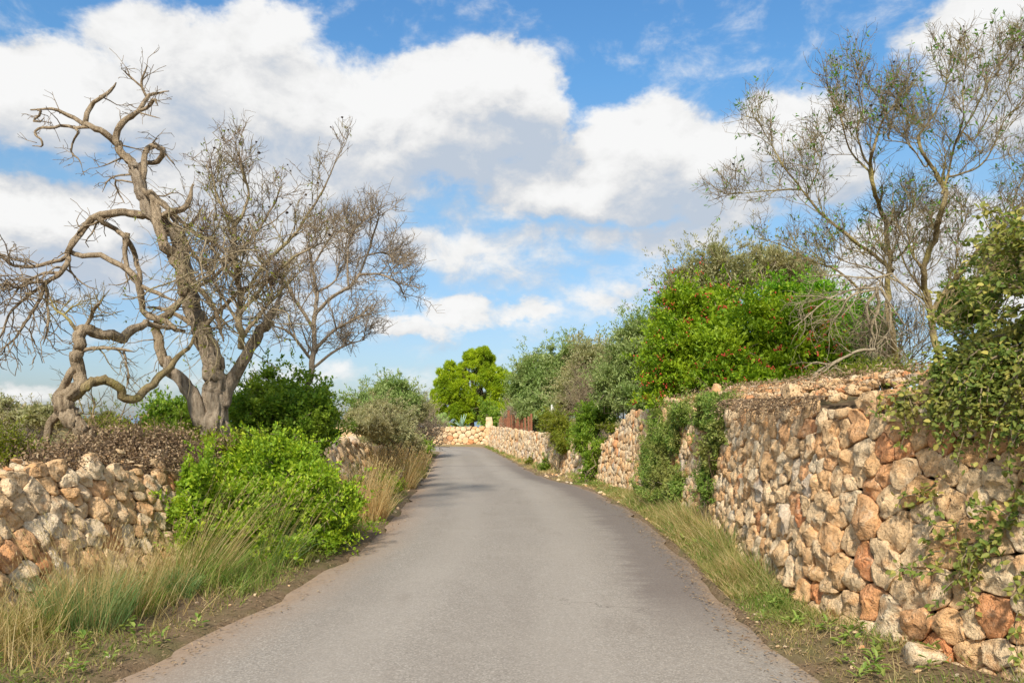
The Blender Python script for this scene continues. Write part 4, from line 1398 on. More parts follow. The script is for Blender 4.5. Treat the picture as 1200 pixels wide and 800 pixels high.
shrub('low_shrub', 'tangle of green weeds around the foot of the furrowed trunk', 'weeds', [(215, 520, 9.8, .6, .35, .22), (262, 528, 9.4, .5, .3, .25), (150, 512, 10.6, .5, .4, .2)], 'leaf_yellow', .05, .018, 20, 22, 8, .16, dead_twigs=4, stem='brush')
bare_shrub('scrub_bush', 'grey brown scrubby bush at the field edge behind the leaning trunk', 20, 22, 1.3, 1.1, 46, 'twig_grey', minr=.009)
shrub('scrub_bush', 'dull olive scrub bush in the field behind the leaning trunk', 'shrub', [(45, 488, 19, .75, .8, .42), (12, 486, 21, .8, .8, .5)], 'leaf_silver', .09, .03, 24, 22, 8, .22, dead_twigs=5, stem='twig_grey')
shrub('scrub_bush', 'dry straw coloured round bush on the wall top before the leaning trunk', 'shrub', [(14, 528, 7.6, .26, .3, .22)], 'leaf_yellow', .04, .012, 18, 22, 9, .12, dead_twigs=6, stem='twig', stem_r=.006)
bare_shrub('scrub_bush', 'thin leafless grey bush rising over the field scrub', 53, 20, .6, 1.4, 16, 'twig_grey', minr=.007)
bare_shrub('bare_bush', 'small lichen covered bare bush under the looping limb', 110, 10.5, .75, 1.15, 12, 'lichen_wood', minr=.005, seed_r=.022, kids=(6, 4))

# brown brush heap on the broken wall
bh = thing('brush_heap', 'heap of brown dead brushwood lying along the broken wall top', 'brush heap', gpt(150, 8.8))
ge, lf = Geo(), Geo()
for (px, py, d, rx, ry, rz, n) in ((150, 524, 8.6, .62, .4, .20, 420), (205, 530, 8.7, .38, .35, .2, 240), (95, 538, 7.6, .5, .3, .12, 200), (55, 548, 7.0, .5, .25, .08, 110), (185, 542, 8.2, .4, .3, .12, 150), (262, 532, 9.3, .35, .25, .18, 120)):
    c_ = P(px, py, d)
    s0 = c_ + rvec(n) * RNG.uniform(.2, 1, (n, 1)) * np.array([rx, ry, rz])
    d0_ = unit(rvec(n) + np.array([0, -.1, .35]))
    pp = [s0]
    for k in range(4):
        d0_ = unit(d0_ + RNG.normal(0, .4, (n, 3)))
        pp.append(pp[-1] + d0_ * RNG.uniform(.03, .085, (n, 1)))
    pp = np.stack(pp, 1)
    pp[:, :, 2] = np.maximum(pp[:, :, 2], ground(pp[:, :, 0], pp[:, :, 1]) + .01)
    tubes(ge, pp, np.repeat(np.linspace(.006, .003, 5)[None], n, 0) * RNG.uniform(.6, 1.3, (n, 1)), 4)
    k = RNG.integers(0, n, n * 9)
    leaves(lf, pp[k, RNG.integers(1, 5, n * 9)] + RNG.normal(0, .03, (n * 9, 3)), rvec(n * 9), rvec(n * 9), RNG.uniform(.02, .05, n * 9), .018)
part(ge, 'twigs', M['brush'], bh)
part(lf, 'dry_leaves', M['leaf_dry'], bh)

# farther along that side
shrub('verge_shrub', 'leafy weeds mixed with straw just beyond the bright fresh shrub', 'weeds', [(405, 590, 11.8, .4, .6, .3), (428, 580, 13.4, .4, .8, .32)], 'leaf_yellow', .06, .02, 22, 24, 9, .18, dead_twigs=3, stem='twig', up=.6)
shrub('verge_shrub', 'green weeds along the road edge below the scrub mound', 'weeds', [(452, 572, 16.0, .35, .9, .26), (470, 556, 19.0, .35, 1.0, .26)], 'leaf_fresh', .06, .016, 20, 24, 9, .18, up=.7)
shrub('scrub_mound', 'low olive and brown scrub mound covering the crumbling cream wall', 'shrub', [(455, 508, 18.5, .75, 1.2, .38), (440, 502, 16.5, .6, .9, .3), (478, 522, 21, .5, 1.0, .4)], 'leaf_silver', .07, .022, 28, 26, 9, .18, dead_twigs=5, stem='brush')
shrub('olive_shrub', 'grey green olive bush rising behind the scrub mound', 'shrub', [(455, 462, 33, 1.2, 1.2, .8), (432, 478, 31, .9, .9, .6), (475, 472, 33, .9, .9, .8)], 'leaf_olive', .13, .045, 30, 30, 9, .34, stems=14, stem_r=.03)
shrub('olive_shrub', 'wispy silver green bush at the foot of the olive bush', 'shrub', [(445, 487, 28, .8, .8, .6), (418, 492, 26, .5, .6, .4)], 'leaf_silver', .11, .03, 24, 26, 9, .28, stems=12, dead_twigs=3, stem='twig_grey')
bare_shrub('bare_bush', 'tall leafless grey bush between the olive bush and the yellow green pine', 496, 37, 1.15, 2.9, 40, 'twig_grey', minr=.014, seed_r=.03)
shrub('scrub_bush', 'brownish green scrub under the leafless bush beside the bend', 'shrub', [(487, 482, 34, .8, .9, .8), (470, 492, 30, .7, .8, .5)], 'leaf_silver', .12, .03, 22, 24, 8, .3, dead_twigs=6, stem='twig_grey')
shrub('evergreen_shrub', 'small dark shrub beside the broken pale wall near the bend', 'shrub', [(492, 533, 24, .22, .3, .35), (497, 525, 26, .22, .3, .3)], 'leaf_dark', .07, .03, 16, 20, 8, .14)

# ------------------------------------------------------------------ beyond the bend
pine = thing('pine_tree', 'rounded yellow green pine behind the straight wall at the bend', 'pine tree', gpt(553, 74))
fo, st = Geo(), Geo()
for (px, py, rx, ry, rz) in ((552, 455, 3.1, 3.0, 2.6), (530, 448, 1.7, 1.6, 2.2), (575, 452, 1.8, 1.7, 2.3), (557, 428, 1.5, 1.5, 1.6), (540, 480, 2.4, 1.8, 1.8), (580, 480, 2.1, 1.6, 1.7), (560, 490, 3.2, 1.8, 1.2), (521, 468, 1.5, 1.5, 1.9), (593, 458, 1.5, 1.5, 2.2), (568, 420, 1.0, 1.0, 1.2), (512, 486, 1.2, 1.2, 1.2), (602, 484, 1.2, 1.2, 1.4)):
    tips, dirs, cc = crown_points(P(px, py, 74), (rx, ry, rz), 44, 22, (.13, .24), -.85, .6)
    # tufts of needles
    idx = np.repeat(np.arange(len(tips)), 16)
    ld = unit(dirs[idx] * .8 + rvec(len(idx)) * .8 + np.array([0, 0, .4]))
    leaves(fo, tips[idx] - ld * .05 + RNG.normal(0, .06, (len(idx), 3)), ld, rvec(len(idx)), RNG.uniform(.18, .36, len(idx)), .05)
    fan_stems(st, gpt(553, 74) + np.array([0, 0, 1.2]), cc[:14], .06)
p_, r_ = limb([(553, 503), (553, 490), (555, 470), (553, 440)], 74, 3.2, 1.2, 20, 4, 1, .1)
tg_ = Geo().add(*tube(p_, r_, 10, .05))
part(fo, 'crown', M['leaf_pine'], pine)
part(st, 'branches', M['tip_wood'], pine)
part(tg_, 'trunk', M['tip_wood'], pine)

ag = thing('agave_plant', 'blue green agave with sword leaves on the straight wall at the bend', 'agave', P(541, 503, 60.5))
for k in range(13):
    a = k / 13 * 6.28 + RNG.normal(0, .15)
    el_ = RNG.uniform(.25, 1.3)
    d_ = np.array([math.cos(a) * math.cos(el_), math.sin(a) * math.cos(el_), math.sin(el_)])
    c_ = P(541, 501, 60.5)
    L = RNG.uniform(.8, 1.3)
    n = 8
    t = np.linspace(0, 1, n)
    ctr = c_ + d_ * (t * L)[:, None] + np.array([0, 0, -.3]) * (t ** 2 * (1 - d_[2]))[:, None]
    s_ = unit(np.cross(d_, np.array([0, 0, 1.0])))
    w = .17 * np.sin(np.pi * np.clip(.25 + t * .75, 0, 1)) + .01
    up_ = np.cross(s_, d_)
    v = np.stack([ctr - s_ * w[:, None] * .5, ctr - up_ * .05 * (1 - t)[:, None], ctr + s_ * w[:, None] * .5, ctr + up_ * .02], 1)
    Geo().add(v, ring_quads(1, n, 4)).link('leaf', M['agave'], ag)
pc = thing('prickly_pear', 'prickly pear cactus of pale green pads behind the straight wall', 'cactus', P(513, 503, 60.8))
for k in range(26):
    c_ = P(RNG.uniform(498, 528), RNG.uniform(486, 501), 60.8 + RNG.uniform(-.5, .9))
    n_ = unit(np.array([RNG.normal(0, .6), -1, RNG.normal(0, .3)]))
    s_ = unit(np.cross(n_, [0, 0, 1.0]))
    u_ = np.cross(s_, n_)
    rt = RNG.normal(0, .5)
    s_, u_ = s_ * math.cos(rt) + u_ * math.sin(rt), u_ * math.cos(rt) - s_ * math.sin(rt)
    th = np.arange(12) / 12 * 6.28
    sc_ = RNG.uniform(.8, 1.25)
    rg = [(0.01, -.04), (.8, -.04), (1.0, 0), (.8, .04), (.01, .04)]
    v = np.concatenate([c_ + sc_ * (np.cos(th)[:, None] * .17 * a * s_ + np.sin(th)[:, None] * .27 * a * u_ + o_ * n_) for a, o_ in rg])
    Geo().add(v, ring_quads(1, 5, 12)).link('pad', M['cactus'], pc)

pil = thing('gate_pillar', 'pale stone pillar at the corner where the walls meet by the pine', 'pillar', P(573, 522, 57.6))
rng = np.random.default_rng(77)
z0 = EYE - 35 / F * 57.6
for k in range(8):
    h_ = .27
    w = .42 + rng.normal(0, .015)
    ge = Geo()
    x0, y0 = (573 - 600) / F * 57.6 + rng.normal(0, .01), 58.0
    bx = np.array([[-1, -1, 0], [1, -1, 0], [1, 1, 0], [-1, 1, 0], [-1, -1, 1], [1, -1, 1], [1, 1, 1], [-1, 1, 1.0]])
    v = bx * np.array([w, w, h_ - .012]) * np.array([.6, .6, 1]) + np.array([x0, y0, z0 + k * h_]) + rng.normal(0, .012, (8, 3))
    ge.add(v, [[0, 3, 2, 1], [4, 5, 6, 7], [0, 1, 5, 4], [1, 2, 6, 5], [2, 3, 7, 6], [3, 0, 4, 7]], tint=rng.uniform(.35, .75))
    ge.link('block', M['stone'], pil, smooth=False)

shrub('evergreen_shrub', 'mid green shrubs filling the gap behind the rusty railing', 'shrub', [(588, 496, 60.5, 1.2, .9, 1.1), (604, 492, 58, 1.2, .9, 1.2), (572, 488, 62, .8, .8, 1.4)], 'leaf_dark', .2, .08, 26, 24, 9, .4, base=gpt(588, 60.5), stem_r=.04)
shrub('olive_shrub', 'grey green low shrub between the rusty railing and the white post', 'shrub', [(634, 496, 40, .55, .8, .8), (642, 500, 36, .4, .6, .6)], 'leaf_olive', .15, .05, 24, 24, 9, .3, base=gpt(622, 41), stem_r=.03)
# rusty railing above the far wall
rf = thing('rusty_railing', 'rusty iron railing of uneven uprights standing on the long low wall', 'railing', (float(XR(42)) + .45, 42, float(topR(42))))
rng = np.random.default_rng(5)


def bar(ge, a, b_, w, dep=None):
    a, b_ = np.asarray(a, float), np.asarray(b_, float)
    d_ = unit(b_ - a)
    s_ = unit(np.cross(d_, [0, 0, 1.0] if abs(d_[2]) < .9 else [0, 1.0, 0]))
    u_ = np.cross(d_, s_)
    dep = dep or w
    v = np.array([e + s_ * w * .5 * i_ + u_ * dep * .5 * j_ for e in (a, b_) for (i_, j_) in ((-1, -1), (1, -1), (1, 1), (-1, 1))])
    ge.add(v, [[0, 3, 2, 1], [4, 5, 6, 7], [0, 1, 5, 4], [1, 2, 6, 5], [2, 3, 7, 6], [3, 0, 4, 7]])


yy = 32.5
while yy < 51:
    x0 = float(XR(yy)) + .42
    zb = float(topR(yy))
    ge = Geo()
    big = rng.random() < .22
    w = .13 if big else .085
    hgt_ = (rng.uniform(.75, 1.05) if big else rng.uniform(.5, .78)) * (1.0 if yy < 44 else .9)
    bar(ge, (x0, yy, zb - .35), (x0 + rng.normal(0, .03), yy + rng.normal(0, .04), zb + hgt_), w, .03 if not big else .1)
    ge.link('post' if big else 'upright', M['rust'], rf, smooth=False)
    yy += rng.uniform(.85, 1.3)
for f in (.12, .48):
    for a in np.arange(33, 50.5, 3.0):
        ge = Geo()
        bar(ge, (float(XR(a)) + .46, a, float(topR(a)) + f), (float(XR(a + 3)) + .46, a + 2.98, float(topR(a + 3)) + f), .04)
        ge.link('rail', M['rust'], rf, smooth=False)
wp = thing('braced_post', 'white fence post with a slanting brace among the olive foliage', 'fence post', P(646, 500, 27))
ge = Geo()
bar(ge, P(646.5, 510, 27), P(646.5, 474, 27), .05)
ge.link('post', M['white_paint'], wp, smooth=False)
ge = Geo()
bar(ge, P(647.5, 477, 27.0), P(654, 492, 27.3), .04)
ge.link('brace', M['white_paint'], wp, smooth=False)

# ------------------------------------------------------------------ shrubs and trees behind the tall wall
shrub('mastic_shrub', 'large glossy green mastic bush dotted with red berries above the tall wall', 'shrub',
      [(868, 408, 14.2, 1.75, 1.5, 1.15), (800, 420, 14.6, .8, 1.0, 1.0), (820, 370, 15.0, 1.0, 1.0, .75), (930, 420, 13.6, 1.0, 1.0, .95), (785, 450, 14.5, .55, .7, .6), (880, 450, 13.2, 1.2, .9, .55)],
      'leaf_mastic', .085, .034, 62, 40, 9, .2, berries=520, stems=26, stem_r=.03, rc=(.13, .26), fill=.6)
shrub('evergreen_shrub', 'bright grass green bush behind the hanging bleached bough', 'shrub', [(965, 385, 15.5, 1.2, 1.0, 1.0), (1010, 410, 14.5, .6, .8, .7), (930, 360, 16, .9, .9, .6)], 'leaf_bright', .09, .034, 44, 36, 9, .2, rc=(.15, .28), fill=.6)
shrub('wild_olive', 'ragged grey olive tree topping the berried bush', 'tree', [(850, 322, 20, 1.3, 1.2, .95), (808, 335, 20, .8, .8, .75), (900, 318, 20.5, 1.0, 1.0, .9), (940, 330, 21, .8, .9, .9)], 'leaf_silver', .10, .026, 40, 22, 8, .34, dead_twigs=5, stem='twig_grey', stem_r=.05, up=.6, stems=24)
shrub('wild_olive', 'dull grey green thicket between the olive trees and the berried bush', 'shrub', [(745, 420, 19.5, .9, .9, .95), (720, 455, 19.5, .7, .8, .7), (768, 395, 20, .7, .8, .8), (745, 470, 18.8, .6, .6, .5)], 'leaf_olive', .095, .028, 46, 28, 9, .26, dead_twigs=5, stem='twig_grey', stem_r=.03)
shrub('olive_tree', 'full silvery green olive tree beyond the rusty railing', 'tree', [(640, 445, 38, 1.9, 1.7, 1.9), (622, 460, 38, 1.2, 1.2, 1.5), (665, 430, 38, 1.4, 1.4, 1.3), (640, 480, 36, 1.5, 1.2, 1.0)], 'leaf_olive', .16, .05, 46, 32, 10, .42, stems=16, stem_r=.06)
shrub('olive_tree', 'paler olive tree crowded between its fuller neighbour and the grey thicket', 'tree', [(690, 440, 29, 1.2, 1.2, 1.2), (708, 425, 28, .9, .9, .7), (672, 470, 28, .8, .9, .7)], 'leaf_silver', .13, .04, 38, 30, 9, .34, stems=14, stem_r=.05)
bare_shrub('bare_bush', 'tawny leafless bush among the olive trees above the low wall', 690, 24.0, 1.0, 1.9, 60, 'twig', minr=.008, base=P(692, 500, 24), kids=(6, 5))
bare_shrub('bare_bush', 'dry straw coloured bush behind the rusty railing', 606, 46, .9, 2.0, 40, 'bleached', minr=.013, base=P(603, 506, 46))
shrub('low_shrub', 'yellowish green rounded shrub leaning over the low wall', 'shrub', [(657, 505, 23.3, .42, .5, .5), (645, 495, 24.5, .4, .5, .4), (660, 522, 22.6, .28, .3, .3)], 'leaf_yellow', .075, .022, 30, 28, 9, .16, rc=(.2, .3))
shrub('evergreen_shrub', 'dark green dense shrub above the sloping end of the pale wall', 'shrub', [(700, 487, 20.8, .5, .6, .42), (688, 500, 21.0, .4, .5, .5), (684, 520, 20.4, .25, .3, .35)], 'leaf_dark', .075, .03, 34, 28, 9, .16)
shrub('low_shrub', 'small orange tinged shrub on the slope of the pale wall stub', 'shrub', [(714, 502, 18.9, .2, .25, .14)], 'leaf_yellow', .05, .02, 10, 18, 8, .1)
shrub('climbing_shrub', 'dark leafy shrub growing up the face of the low wall', 'climber', [(695, 540, 19.2, .28, .2, .42), (704, 525, 19.0, .2, .2, .25), (690, 556, 19.3, .2, .2, .22)], 'leaf_dark', .07, .028, 24, 22, 8, .13, base=np.array([1.85, 19.2, -.1]))
for k, (px, d) in enumerate(((639, 24.3), (622, 29), (607, 35))):
    shrub('low_shrub', ['small dark weed bush at the foot of the low wall', 'little green plant below the rusty railing wall', 'tiny green plant at the wall foot near the bend'][k], 'weeds',
          [(px, 546 - k * 4, d, .2, .2, .24)], 'leaf_dark' if k == 0 else 'leaf_yellow', .07, .02, 9, 16, 7, .12, base=gpt(px, d))
shrub('low_shrub', 'fringe of soft grey green weeds on the rubble beside the creeper', 'weeds', [(1035, 443, 8.6, .42, .4, .14), (1000, 438, 9.5, .4, .4, .12)], 'leaf_yellow', .05, .01, 18, 26, 9, .13, up=.9)
shrub('evergreen_shrub', 'dark green bush glimpsed between the almond trunk and the creeper', 'shrub', [(1130, 360, 12.5, .55, .6, .5), (1190, 320, 11.5, .6, .6, .45)], 'leaf_dark', .07, .03, 26, 28, 9, .17)
bare_shrub('bare_bush', 'pale tangle of dry stems at the almond trunk foot', 1058, 11.5, .9, 1.5, 40, 'twig', minr=.004, base=P(1055, 440, 11.2))


# ------------------------------------------------------------------ creepers
def creeper(name, label, strands, leaf, L, Wd, n_leaf, stem, base, rich=False, cat='creeper', span=.09, r0=.008):
    """strands: N x K x 3 hanging stems with leaves all along"""
    root = thing(name, label, cat, base)
    st, lf = Geo(), Geo()
    N, K, _ = strands.shape
    tubes(st, strands, np.repeat(np.linspace(r0, r0 * .4, K)[None], N, 0), 4)
    n = N * n_leaf
    i_ = np.repeat(np.arange(N), n_leaf)
    t = RNG.random(n) * (K - 1.001)
    j = t.astype(int)
    f = (t - j)[:, None]
    p_ = strands[i_, j] * (1 - f) + strands[i_, j + 1] * f
    d_ = unit(strands[i_, j + 1] - strands[i_, j])
    ld = unit(d_ * .4 + rvec(n) * .8 + np.array([-.35, -.25, .15]))
    leaves(lf, p_ + rvec(n) * span * RNG.random((n, 1)), ld, unit(rvec(n) * .7 + np.array([-.6, -.5, .7])), L * RNG.uniform(.6, 1.25, n), Wd * RNG.uniform(.7, 1.2, n), rich=rich)
    part(st, 'stems', M[stem], root)
    part(lf, 'leaves', M[leaf], root)
    return root


def strands_from(starts, dirs, L, K=9, droop=.12, wig=.16, wall=False):
    p_, d_ = starts.copy(), unit(dirs)
    out = [p_]
    n = len(p_)
    Ls = np.broadcast_to(L, (n,))[:, None]
    for k in range(K - 1):
        d_ = unit(d_ + RNG.normal(0, wig, (n, 3)) + np.array([0, 0, -droop]))
        p_ = p_ + d_ * Ls / (K - 1)
        if wall:
            yy_ = p_[:, 1]
            face = XR(yy_) - .06 + .10 * np.clip(p_[:, 2] - gz(yy_), 0, None)
            p_[:, 0] = np.minimum(p_[:, 0], np.where(p_[:, 2] < topR(yy_) + .02, face, 99))
            p_[:, 0] = np.where((p_[:, 2] < topR(yy_)), np.maximum(p_[:, 0], face - .16), p_[:, 0])
            p_[:, 2] = np.maximum(p_[:, 2], gz(yy_) + .08)
        out.append(p_.copy())
    return np.stack(out, 1)


# the mass over the tall wall: a mound on top, streams down the face
n = 520
u = RNG.random(n)
yy = 3.3 + 2.15 * u ** 1.2
xx = XR(yy) + .12 + np.interp(yy, [3.4, 4.6, 5.9], [0, .1, .75]) + RNG.uniform(0, 1.1, n)
zz = topR(yy) + .05 + RNG.random(n) ** .8 * np.interp(yy, [3.3, 4.0, 4.6, 5.0, 5.3, 5.5], [.85, .95, .92, .7, .42, .15])
st0 = np.stack([xx, yy, zz], -1)
mass = strands_from(st0, np.stack([RNG.normal(-.6, .5, n), RNG.normal(-.2, .5, n), RNG.normal(.1, .35, n)], -1), RNG.uniform(.25, .6, n), 8, .12, .22, True)
n = 90
yy = RNG.uniform(3.6, 5.05, n)
s2 = strands_from(np.stack([XR(yy) + .2, yy, topR(yy) + RNG.uniform(.05, .3, n)], -1), np.stack([np.full(n, -1.0), RNG.normal(0, .4, n), RNG.normal(.0, .2, n)], -1),
                  RNG.uniform(.45, 1.0, n) * np.interp(yy, [3.6, 4.4, 5.05], [1.0, .8, .4]), 8, .45, .2, True)
creeper('trailing_creeper', 'olive green leafy creeper with yellow tufts tumbling over the tall wall', np.concatenate([mass, s2]), 'leaf_creeper', .042, .024, 74, 'twig',
        (float(XR(5)) + .3, 5, float(topR(5))), rich=True, span=.085)
starts = np.array([P(x, y, d) for x, y, d in ((1092, 575, 4.95), (1100, 640, 4.8), (1120, 610, 4.7), (1150, 600, 4.55), (1160, 640, 4.5), (1140, 660, 4.6), (1105, 668, 4.75), (1175, 610, 4.4), (1190, 560, 4.35), (1185, 690, 4.35))])
sx_ = np.concatenate([starts] * 3) + RNG.normal(0, .05, (30, 3))
sx_[:, 0] = XR(sx_[:, 1]) - .07 + .1 * sx_[:, 2]
s3 = strands_from(sx_, np.stack([RNG.normal(0, .4, 30), RNG.normal(0, .7, 30), RNG.normal(-.4, .5, 30)], -1), RNG.uniform(.15, .42, 30), 7, .2, .3, True)
creeper('trailing_creeper', 'thin leafy sprays clinging to the boulders low on the tall wall', s3, 'leaf_creeper', .05, .028, 15, 'twig', (float(XR(4.6)), 4.6, .9), rich=True, span=.05, r0=.005)
# leafy curtains farther along the tall wall
def on_face(d, z, rx, ry, rz, out=.06):
    x_ = float(XR(d)) + .1 * z - out
    return (600 + x_ / d * F, HOR - (z - EYE) / d * F, d, rx, ry, rz)


shrub('wall_vine', 'fine leaved green curtain hanging down the tall wall to the grass', 'climber',
      [on_face(12.3, 1.6, .2, .45, .24), on_face(12.9, 1.25, .22, .6, .4), on_face(13.5, .9, .26, .8, .42), on_face(13.4, .5, .32, 1.1, .36), on_face(14.3, .8, .26, .5, .5), on_face(12.2, .45, .26, .6, .34), on_face(14.0, 1.5, .2, .35, .3), on_face(13.4, .25, .4, 1.3, .22)],
      'leaf_vine', .055, .018, 34, 30, 9, .17, base=np.array([2.5, 13.4, 0.0]), stem='twig_grey', dead_twigs=3, stem_r=.008, up=-.1, droop=.3, fill=.3)
shrub('wall_vine', 'narrow green vine draped over the tall wall next to the wider curtain', 'climber',
      [on_face(10.3, 1.78, .26, .75, .16), on_face(9.8, 1.45, .15, .35, .3), on_face(10.0, 1.1, .16, .28, .36), on_face(10.1, .7, .14, .24, .34), on_face(10.9, 1.55, .15, .3, .2)],
      'leaf_vine', .05, .018, 24, 28, 9, .13, base=np.array([2.6, 10.1, .1]), stem='brush', dead_twigs=3, stem_r=.008, up=-.1, droop=.3, fill=.3)
yy = RNG.uniform(6.2, 10.5, 130)
s5 = strands_from(np.stack([XR(yy) + .2, yy, topR(yy) + .02], -1), np.stack([np.full(130, -1.0), RNG.normal(0, .5, 130), RNG.normal(0, .2, 130)], -1), RNG.uniform(.12, .38, 130), 7, .4, .25, True)
creeper('dry_creeper', 'withered brown creeper matted along the top edge of the tall wall', s5, 'leaf_dry', .03, .015, 11, 'brush', (float(XR(8)), 8, 1.7), span=.04, r0=.004)

n = 2800
yy = RNG.uniform(5.5, 14, n)
u = RNG.random(n)
p_ = np.stack([XR(yy) + .16 + 1.0 * u, yy, topR(yy) + .03 + .20 * np.minimum(u * 1.6, 1) + RNG.random(n) * .07], -1)
lt = Geo()
leaves(lt, p_, rvec(n), rvec(n), RNG.uniform(.02, .06, n), .014)
lt.link('wall_litter', M['leaf_dry'], None, kind='stuff')

# ------------------------------------------------------------------ grass
T = 'tall grass tufts along the broken wall'
tuft('grass_tuft', 'biggest tuft of tall straw grass with blue green base before the broken wall', 100, 5.5, .26, .76, 620, 240, 'grass_blue', 'grass_dry', T, (.05, 0))
tuft('grass_tuft', 'straw grass tuft with brown stalks between the biggest tuft and the green shrub', 150, 5.9, .2, .6, 200, 130, 'grass_green', 'grass_dry', T, (.1, 0))
tuft('grass_tuft', 'green grass tuft at the near edge of the bright fresh shrub', 205, 6.5, .16, .42, 420, 60, 'grass_blue', 'grass_dry', T, (.05, 0))
tuft('grass_tuft', 'low green grass tuft on the dirt by the road', 180, 6.2, .16, .26, 320, 20, 'grass_green', 'grass_dry', T)
tuft('grass_tuft', 'leaning golden grass stalks rising out of the bright fresh shrub', 235, 7.0, .22, 1.1, 120, 110, 'grass_green', 'grass_dry', T, (.5, .1))
tuft('grass_tuft', 'few long pale grass stalks arching over the bright fresh shrub', 320, 7.9, .16, 1.0, 120, 60, 'grass_blue', 'grass_dry', T, (.35, .1))
tuft('grass_tuft', 'short wide straw grass clump at the broken wall foot beside the biggest tuft', 30, 5.2, .22, .5, 260, 60, 'grass_green', 'grass_tan', T, (.05, 0))
tuft('grass_tuft', 'thin dry grass clump against the broken wall by the shrub', 190, 7.2, .2, .65, 110, 70, 'grass_dry', 'grass_dry', T, (.1, 0))
tuft('grass_tuft', 'grey green grass tuft at the road side foot of the bright shrub', 330, 8.2, .18, .34, 300, 20, 'grass_blue', 'grass_dry', T)
tuft('grass_tuft', 'feathery tan grass clump just beyond the bright fresh shrub', 425, 11.6, .35, .95, 500, 420, 'grass_dry', 'grass_tan', T, (.05, 0), width=.011)
tuft('grass_tuft', 'golden feathery grass clump below the crumbling cream wall', 462, 17.5, .5, .95, 500, 500, 'grass_dry', 'grass_tan', T, (.05, 0), width=.016)
tuft('grass_tuft', 'tan grass clump by the small dark shrub near the bend', 482, 21.5, .4, .8, 360, 300, 'grass_green', 'grass_tan', T, width=.018)


def verge(name, xs_fn, y0, y1, n, h, mat, w, lean=(0, 0), dens=None):
    y = y0 + (y1 - y0) * RNG.random(n) ** 1.5
    u = RNG.random(n)
    x = xs_fn(y, u)
    if dens is not None:
        k = RNG.random(n) < dens(x, y, u)
        x, y, u = x[k], y[k], u[k]
    n = len(x)
    p_ = np.stack([x, y, ground(x, y) - .01], -1)
    ln = unit(np.stack([RNG.normal(lean[0], .45, n), RNG.normal(lean[1], .45, n), np.ones(n)], -1))
    ge = Geo()
    sc_ = np.maximum(1.0, y / 9.0)
    blades(ge, p_, ln, h(x, y, u) * RNG.uniform(.5, 1.2, n), w * sc_ * RNG.uniform(.7, 1.3, n), .12 * RNG.uniform(.3, 1.7, n))
    return ge.link(name, M[mat], None, kind='stuff')


patchy = lambda s, sd_, lo: (lambda x, y, u: np.clip(.45 + 1.7 * fbm2(x, y, s, sd_), lo * .6, 1))
# broken-wall side
verge('verge_grass', lambda y, u: XL(y) + .05 + (RL(y) - XL(y) - .15) * u, 3.4, 34, 26000, lambda x, y, u: .05 + .11 * (1 - u), 'grass_green', .006, dens=patchy(2.4, 3, .12))
verge('dry_verge_grass', lambda y, u: XL(y) + .05 + (RL(y) - XL(y) - .25) * u, 3.4, 40, 20000, lambda x, y, u: .06 + .36 * (1 - u) ** 2, 'grass_dry', .006, dens=patchy(1.9, 9, .08))
verge('bank_grass', lambda y, u: XL(y) - .3 - 2.6 * u, 5, 40, 6000, lambda x, y, u: .10 + .18 * u, 'grass_dry', .008, dens=patchy(1.2, 5, .1))
verge('green_bank_grass', lambda y, u: XL(y) - .4 - 5 * u, 8, 45, 6000, lambda x, y, u: .10 + .15 * u, 'grass_green', .01, dens=patchy(1.0, 6, .1))
verge('tall_verge_grass', lambda y, u: XL(y) + .05 + (RL(y) - XL(y) - .25) * u, 11, 40, 5200, lambda x, y, u: .16 + .5 * (1 - u) ** 1.2, 'grass_tan', .008, dens=patchy(1.1, 12, .05))
verge('green_verge_grass', lambda y, u: RL(y) - .08 - .5 * u, 11, 40, 3600, lambda x, y, u: .06 + .22 * u, 'grass_green', .009, dens=patchy(1.1, 14, .1))
verge('tall_green_grass', lambda y, u: XL(y) + .25 + (RL(y) - XL(y) - .42) * u, 6.2, 11.5, 3400, lambda x, y, u: (.22 + .30 * (1 - u)), 'grass_green', .007, (.12, -.05), dens=patchy(1.7, 31, .25))
verge('tall_straw_grass', lambda y, u: XL(y) + .15 + (RL(y) - XL(y) - .45) * u, 4.6, 12.0, 1500, lambda x, y, u: (.25 + .38 * (1 - u)), 'grass_dry', .0055, (.15, 0), dens=patchy(1.9, 32, .2))
# tall-wall side
verge('verge_grass', lambda y, u: XR(y) - .02 - (XR(y) - RR(y) - .06) * u, 3.2, 20, 30000, lambda x, y, u: .04 + .08 * (1 - u), 'grass_green', .005, dens=patchy(2.6, 21, .08))
verge('dry_verge_grass', lambda y, u: XR(y) - .02 - (XR(y) - RR(y) - .04) * u, 3.2, 40, 12000, lambda x, y, u: .05 + .10 * (1 - u), 'grass_dry', .005, dens=patchy(2.6, 22, .1))
hR = lambda x, y, u: np.interp(y, [6.0, 7.0, 9.5, 11.5, 13.5, 15, 17], [.10, .46, .68, .6, .45, .34, .14]) * (1 - .78 * u) * np.clip(.75 + .5 * fbm2(x, y, 2.2, 44), .3, 1.3)
verge('tall_verge_grass', lambda y, u: XR(y) - .04 - (XR(y) - RR(y) - .08) * u, 5.9, 17, 9500, hR, 'grass_green', .007, (-.22, -.1))
verge('tall_dry_grass', lambda y, u: XR(y) - .04 - (XR(y) - RR(y) - .08) * u, 6.6, 18, 5200, lambda x, y, u: hR(x, y, u) * 1.15, 'grass_dry', .006, (-.28, -.1))
verge('far_verge_grass', lambda y, u: XR(y) - .02 - .35 * u, 17, 56, 3000, lambda x, y, u: .05 + .18 * (1 - u), 'grass_green', .008, dens=patchy(1.4, 23, .05))

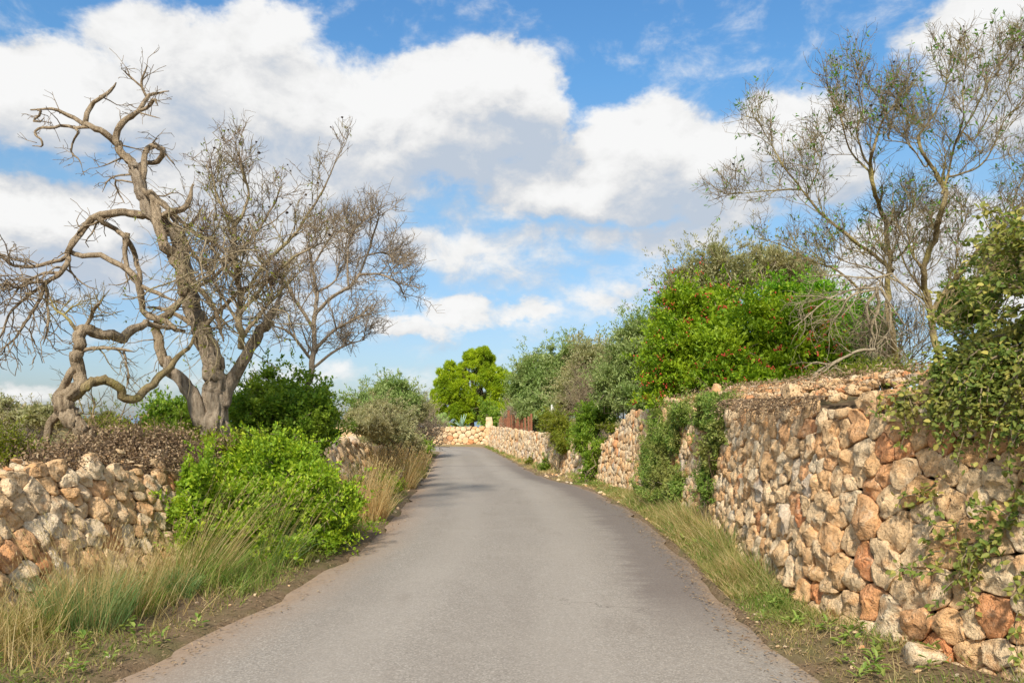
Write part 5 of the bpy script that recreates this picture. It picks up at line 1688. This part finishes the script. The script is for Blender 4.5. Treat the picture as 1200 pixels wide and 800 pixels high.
# broad leaved weeds in the verges
wd = Geo()
n = 420
y = 3.4 + 16 * RNG.random(n) ** 1.4
sd_ = RNG.random(n) < .5
u = RNG.random(n)
x = np.where(sd_, RL(y) - .1 - (RL(y) - XL(y) - .2) * u, RR(y) + .1 + (XR(y) - RR(y) - .2) * u)
k = fbm2(x, y, 1.6, 77) > -.1
x, y = x[k], y[k]
idx = np.repeat(np.arange(len(x)), 9)
c_ = np.stack([x, y, ground(x, y) + .01], -1)[idx]
c_[:, 2] += RNG.random(len(idx)) * .07
ld = unit(np.stack([RNG.normal(size=len(idx)), RNG.normal(size=len(idx)), RNG.uniform(.1, .9, len(idx))], -1))
leaves(wd, c_ + ld * .02, ld, np.tile([0, 0, 1.0], (len(idx), 1)), RNG.uniform(.03, .075, len(idx)), RNG.uniform(.015, .032, len(idx)), rich=True)
wd.link('verge_weeds', M['leaf_vine'], None, kind='stuff')

# leaf litter and chips of stone on the verges
lt = Geo()
n = 9000
y = 3.3 + 12 * RNG.random(n) ** 1.6
sd_ = RNG.random(n) < .5
u = RNG.random(n)
x = np.where(sd_, RL(y) + .30 - (RL(y) - XL(y) + .24) * u ** .8, RR(y) - .30 + (XR(y) - RR(y) + .24) * u ** .8)
leaves(lt, np.stack([x, y, ground(x, y) + np.where((x > RL(y)) & (x < RR(y)), .078, .012)], -1), unit(np.stack([RNG.normal(size=n), RNG.normal(size=n), RNG.normal(0, .15, n)], -1)), np.tile([0, 0, 1.0], (n, 1)), RNG.uniform(.02, .05, n), .014)
lt.link('leaf_litter', M['leaf_dry'], None, kind='stuff')
pb = Geo()
n = 320
y = 3.4 + 20 * RNG.random(n) ** 1.6
sd_ = RNG.random(n) < .35
u = RNG.random(n)
x = np.where(sd_, RL(y) - .02 - (RL(y) - XL(y)) * u, RR(y) + .02 + (XR(y) - RR(y)) * u)
rocks(pb, np.stack([x, y, ground(x, y) + .008], -1), RNG.uniform(.008, .028, n) * np.clip(y / 7, 1, 2.2), np.random.default_rng(8), .6)
pb.link('gravel', M['stone'], None, kind='stuff')

rng = np.random.default_rng(31)
for (lab, px, d, s) in (('cream stone lying on the road edge below the bright fresh shrub', 397, 10.2, .09), ('flat pale stone beside another at the road edge under the shrub', 411, 10.3, .08),
                        ('pale flat boulder fallen at the foot of the tall wall', 1078, 4.75, .16), ('small orange stone in the grass below the tall wall', 1012, 5.5, .08), ('squat buff stone half sunk in the verge beneath the boulders', 1050, 5.15, .07)):
    c_ = gpt(px, d) + np.array([0, 0, s * .3])
    ge = Geo()
    rocks(ge, [c_], [s], rng, .55, .55)
    tag(ge.link('fallen_stone', M['stone'], None, c_), lab, 'stone')
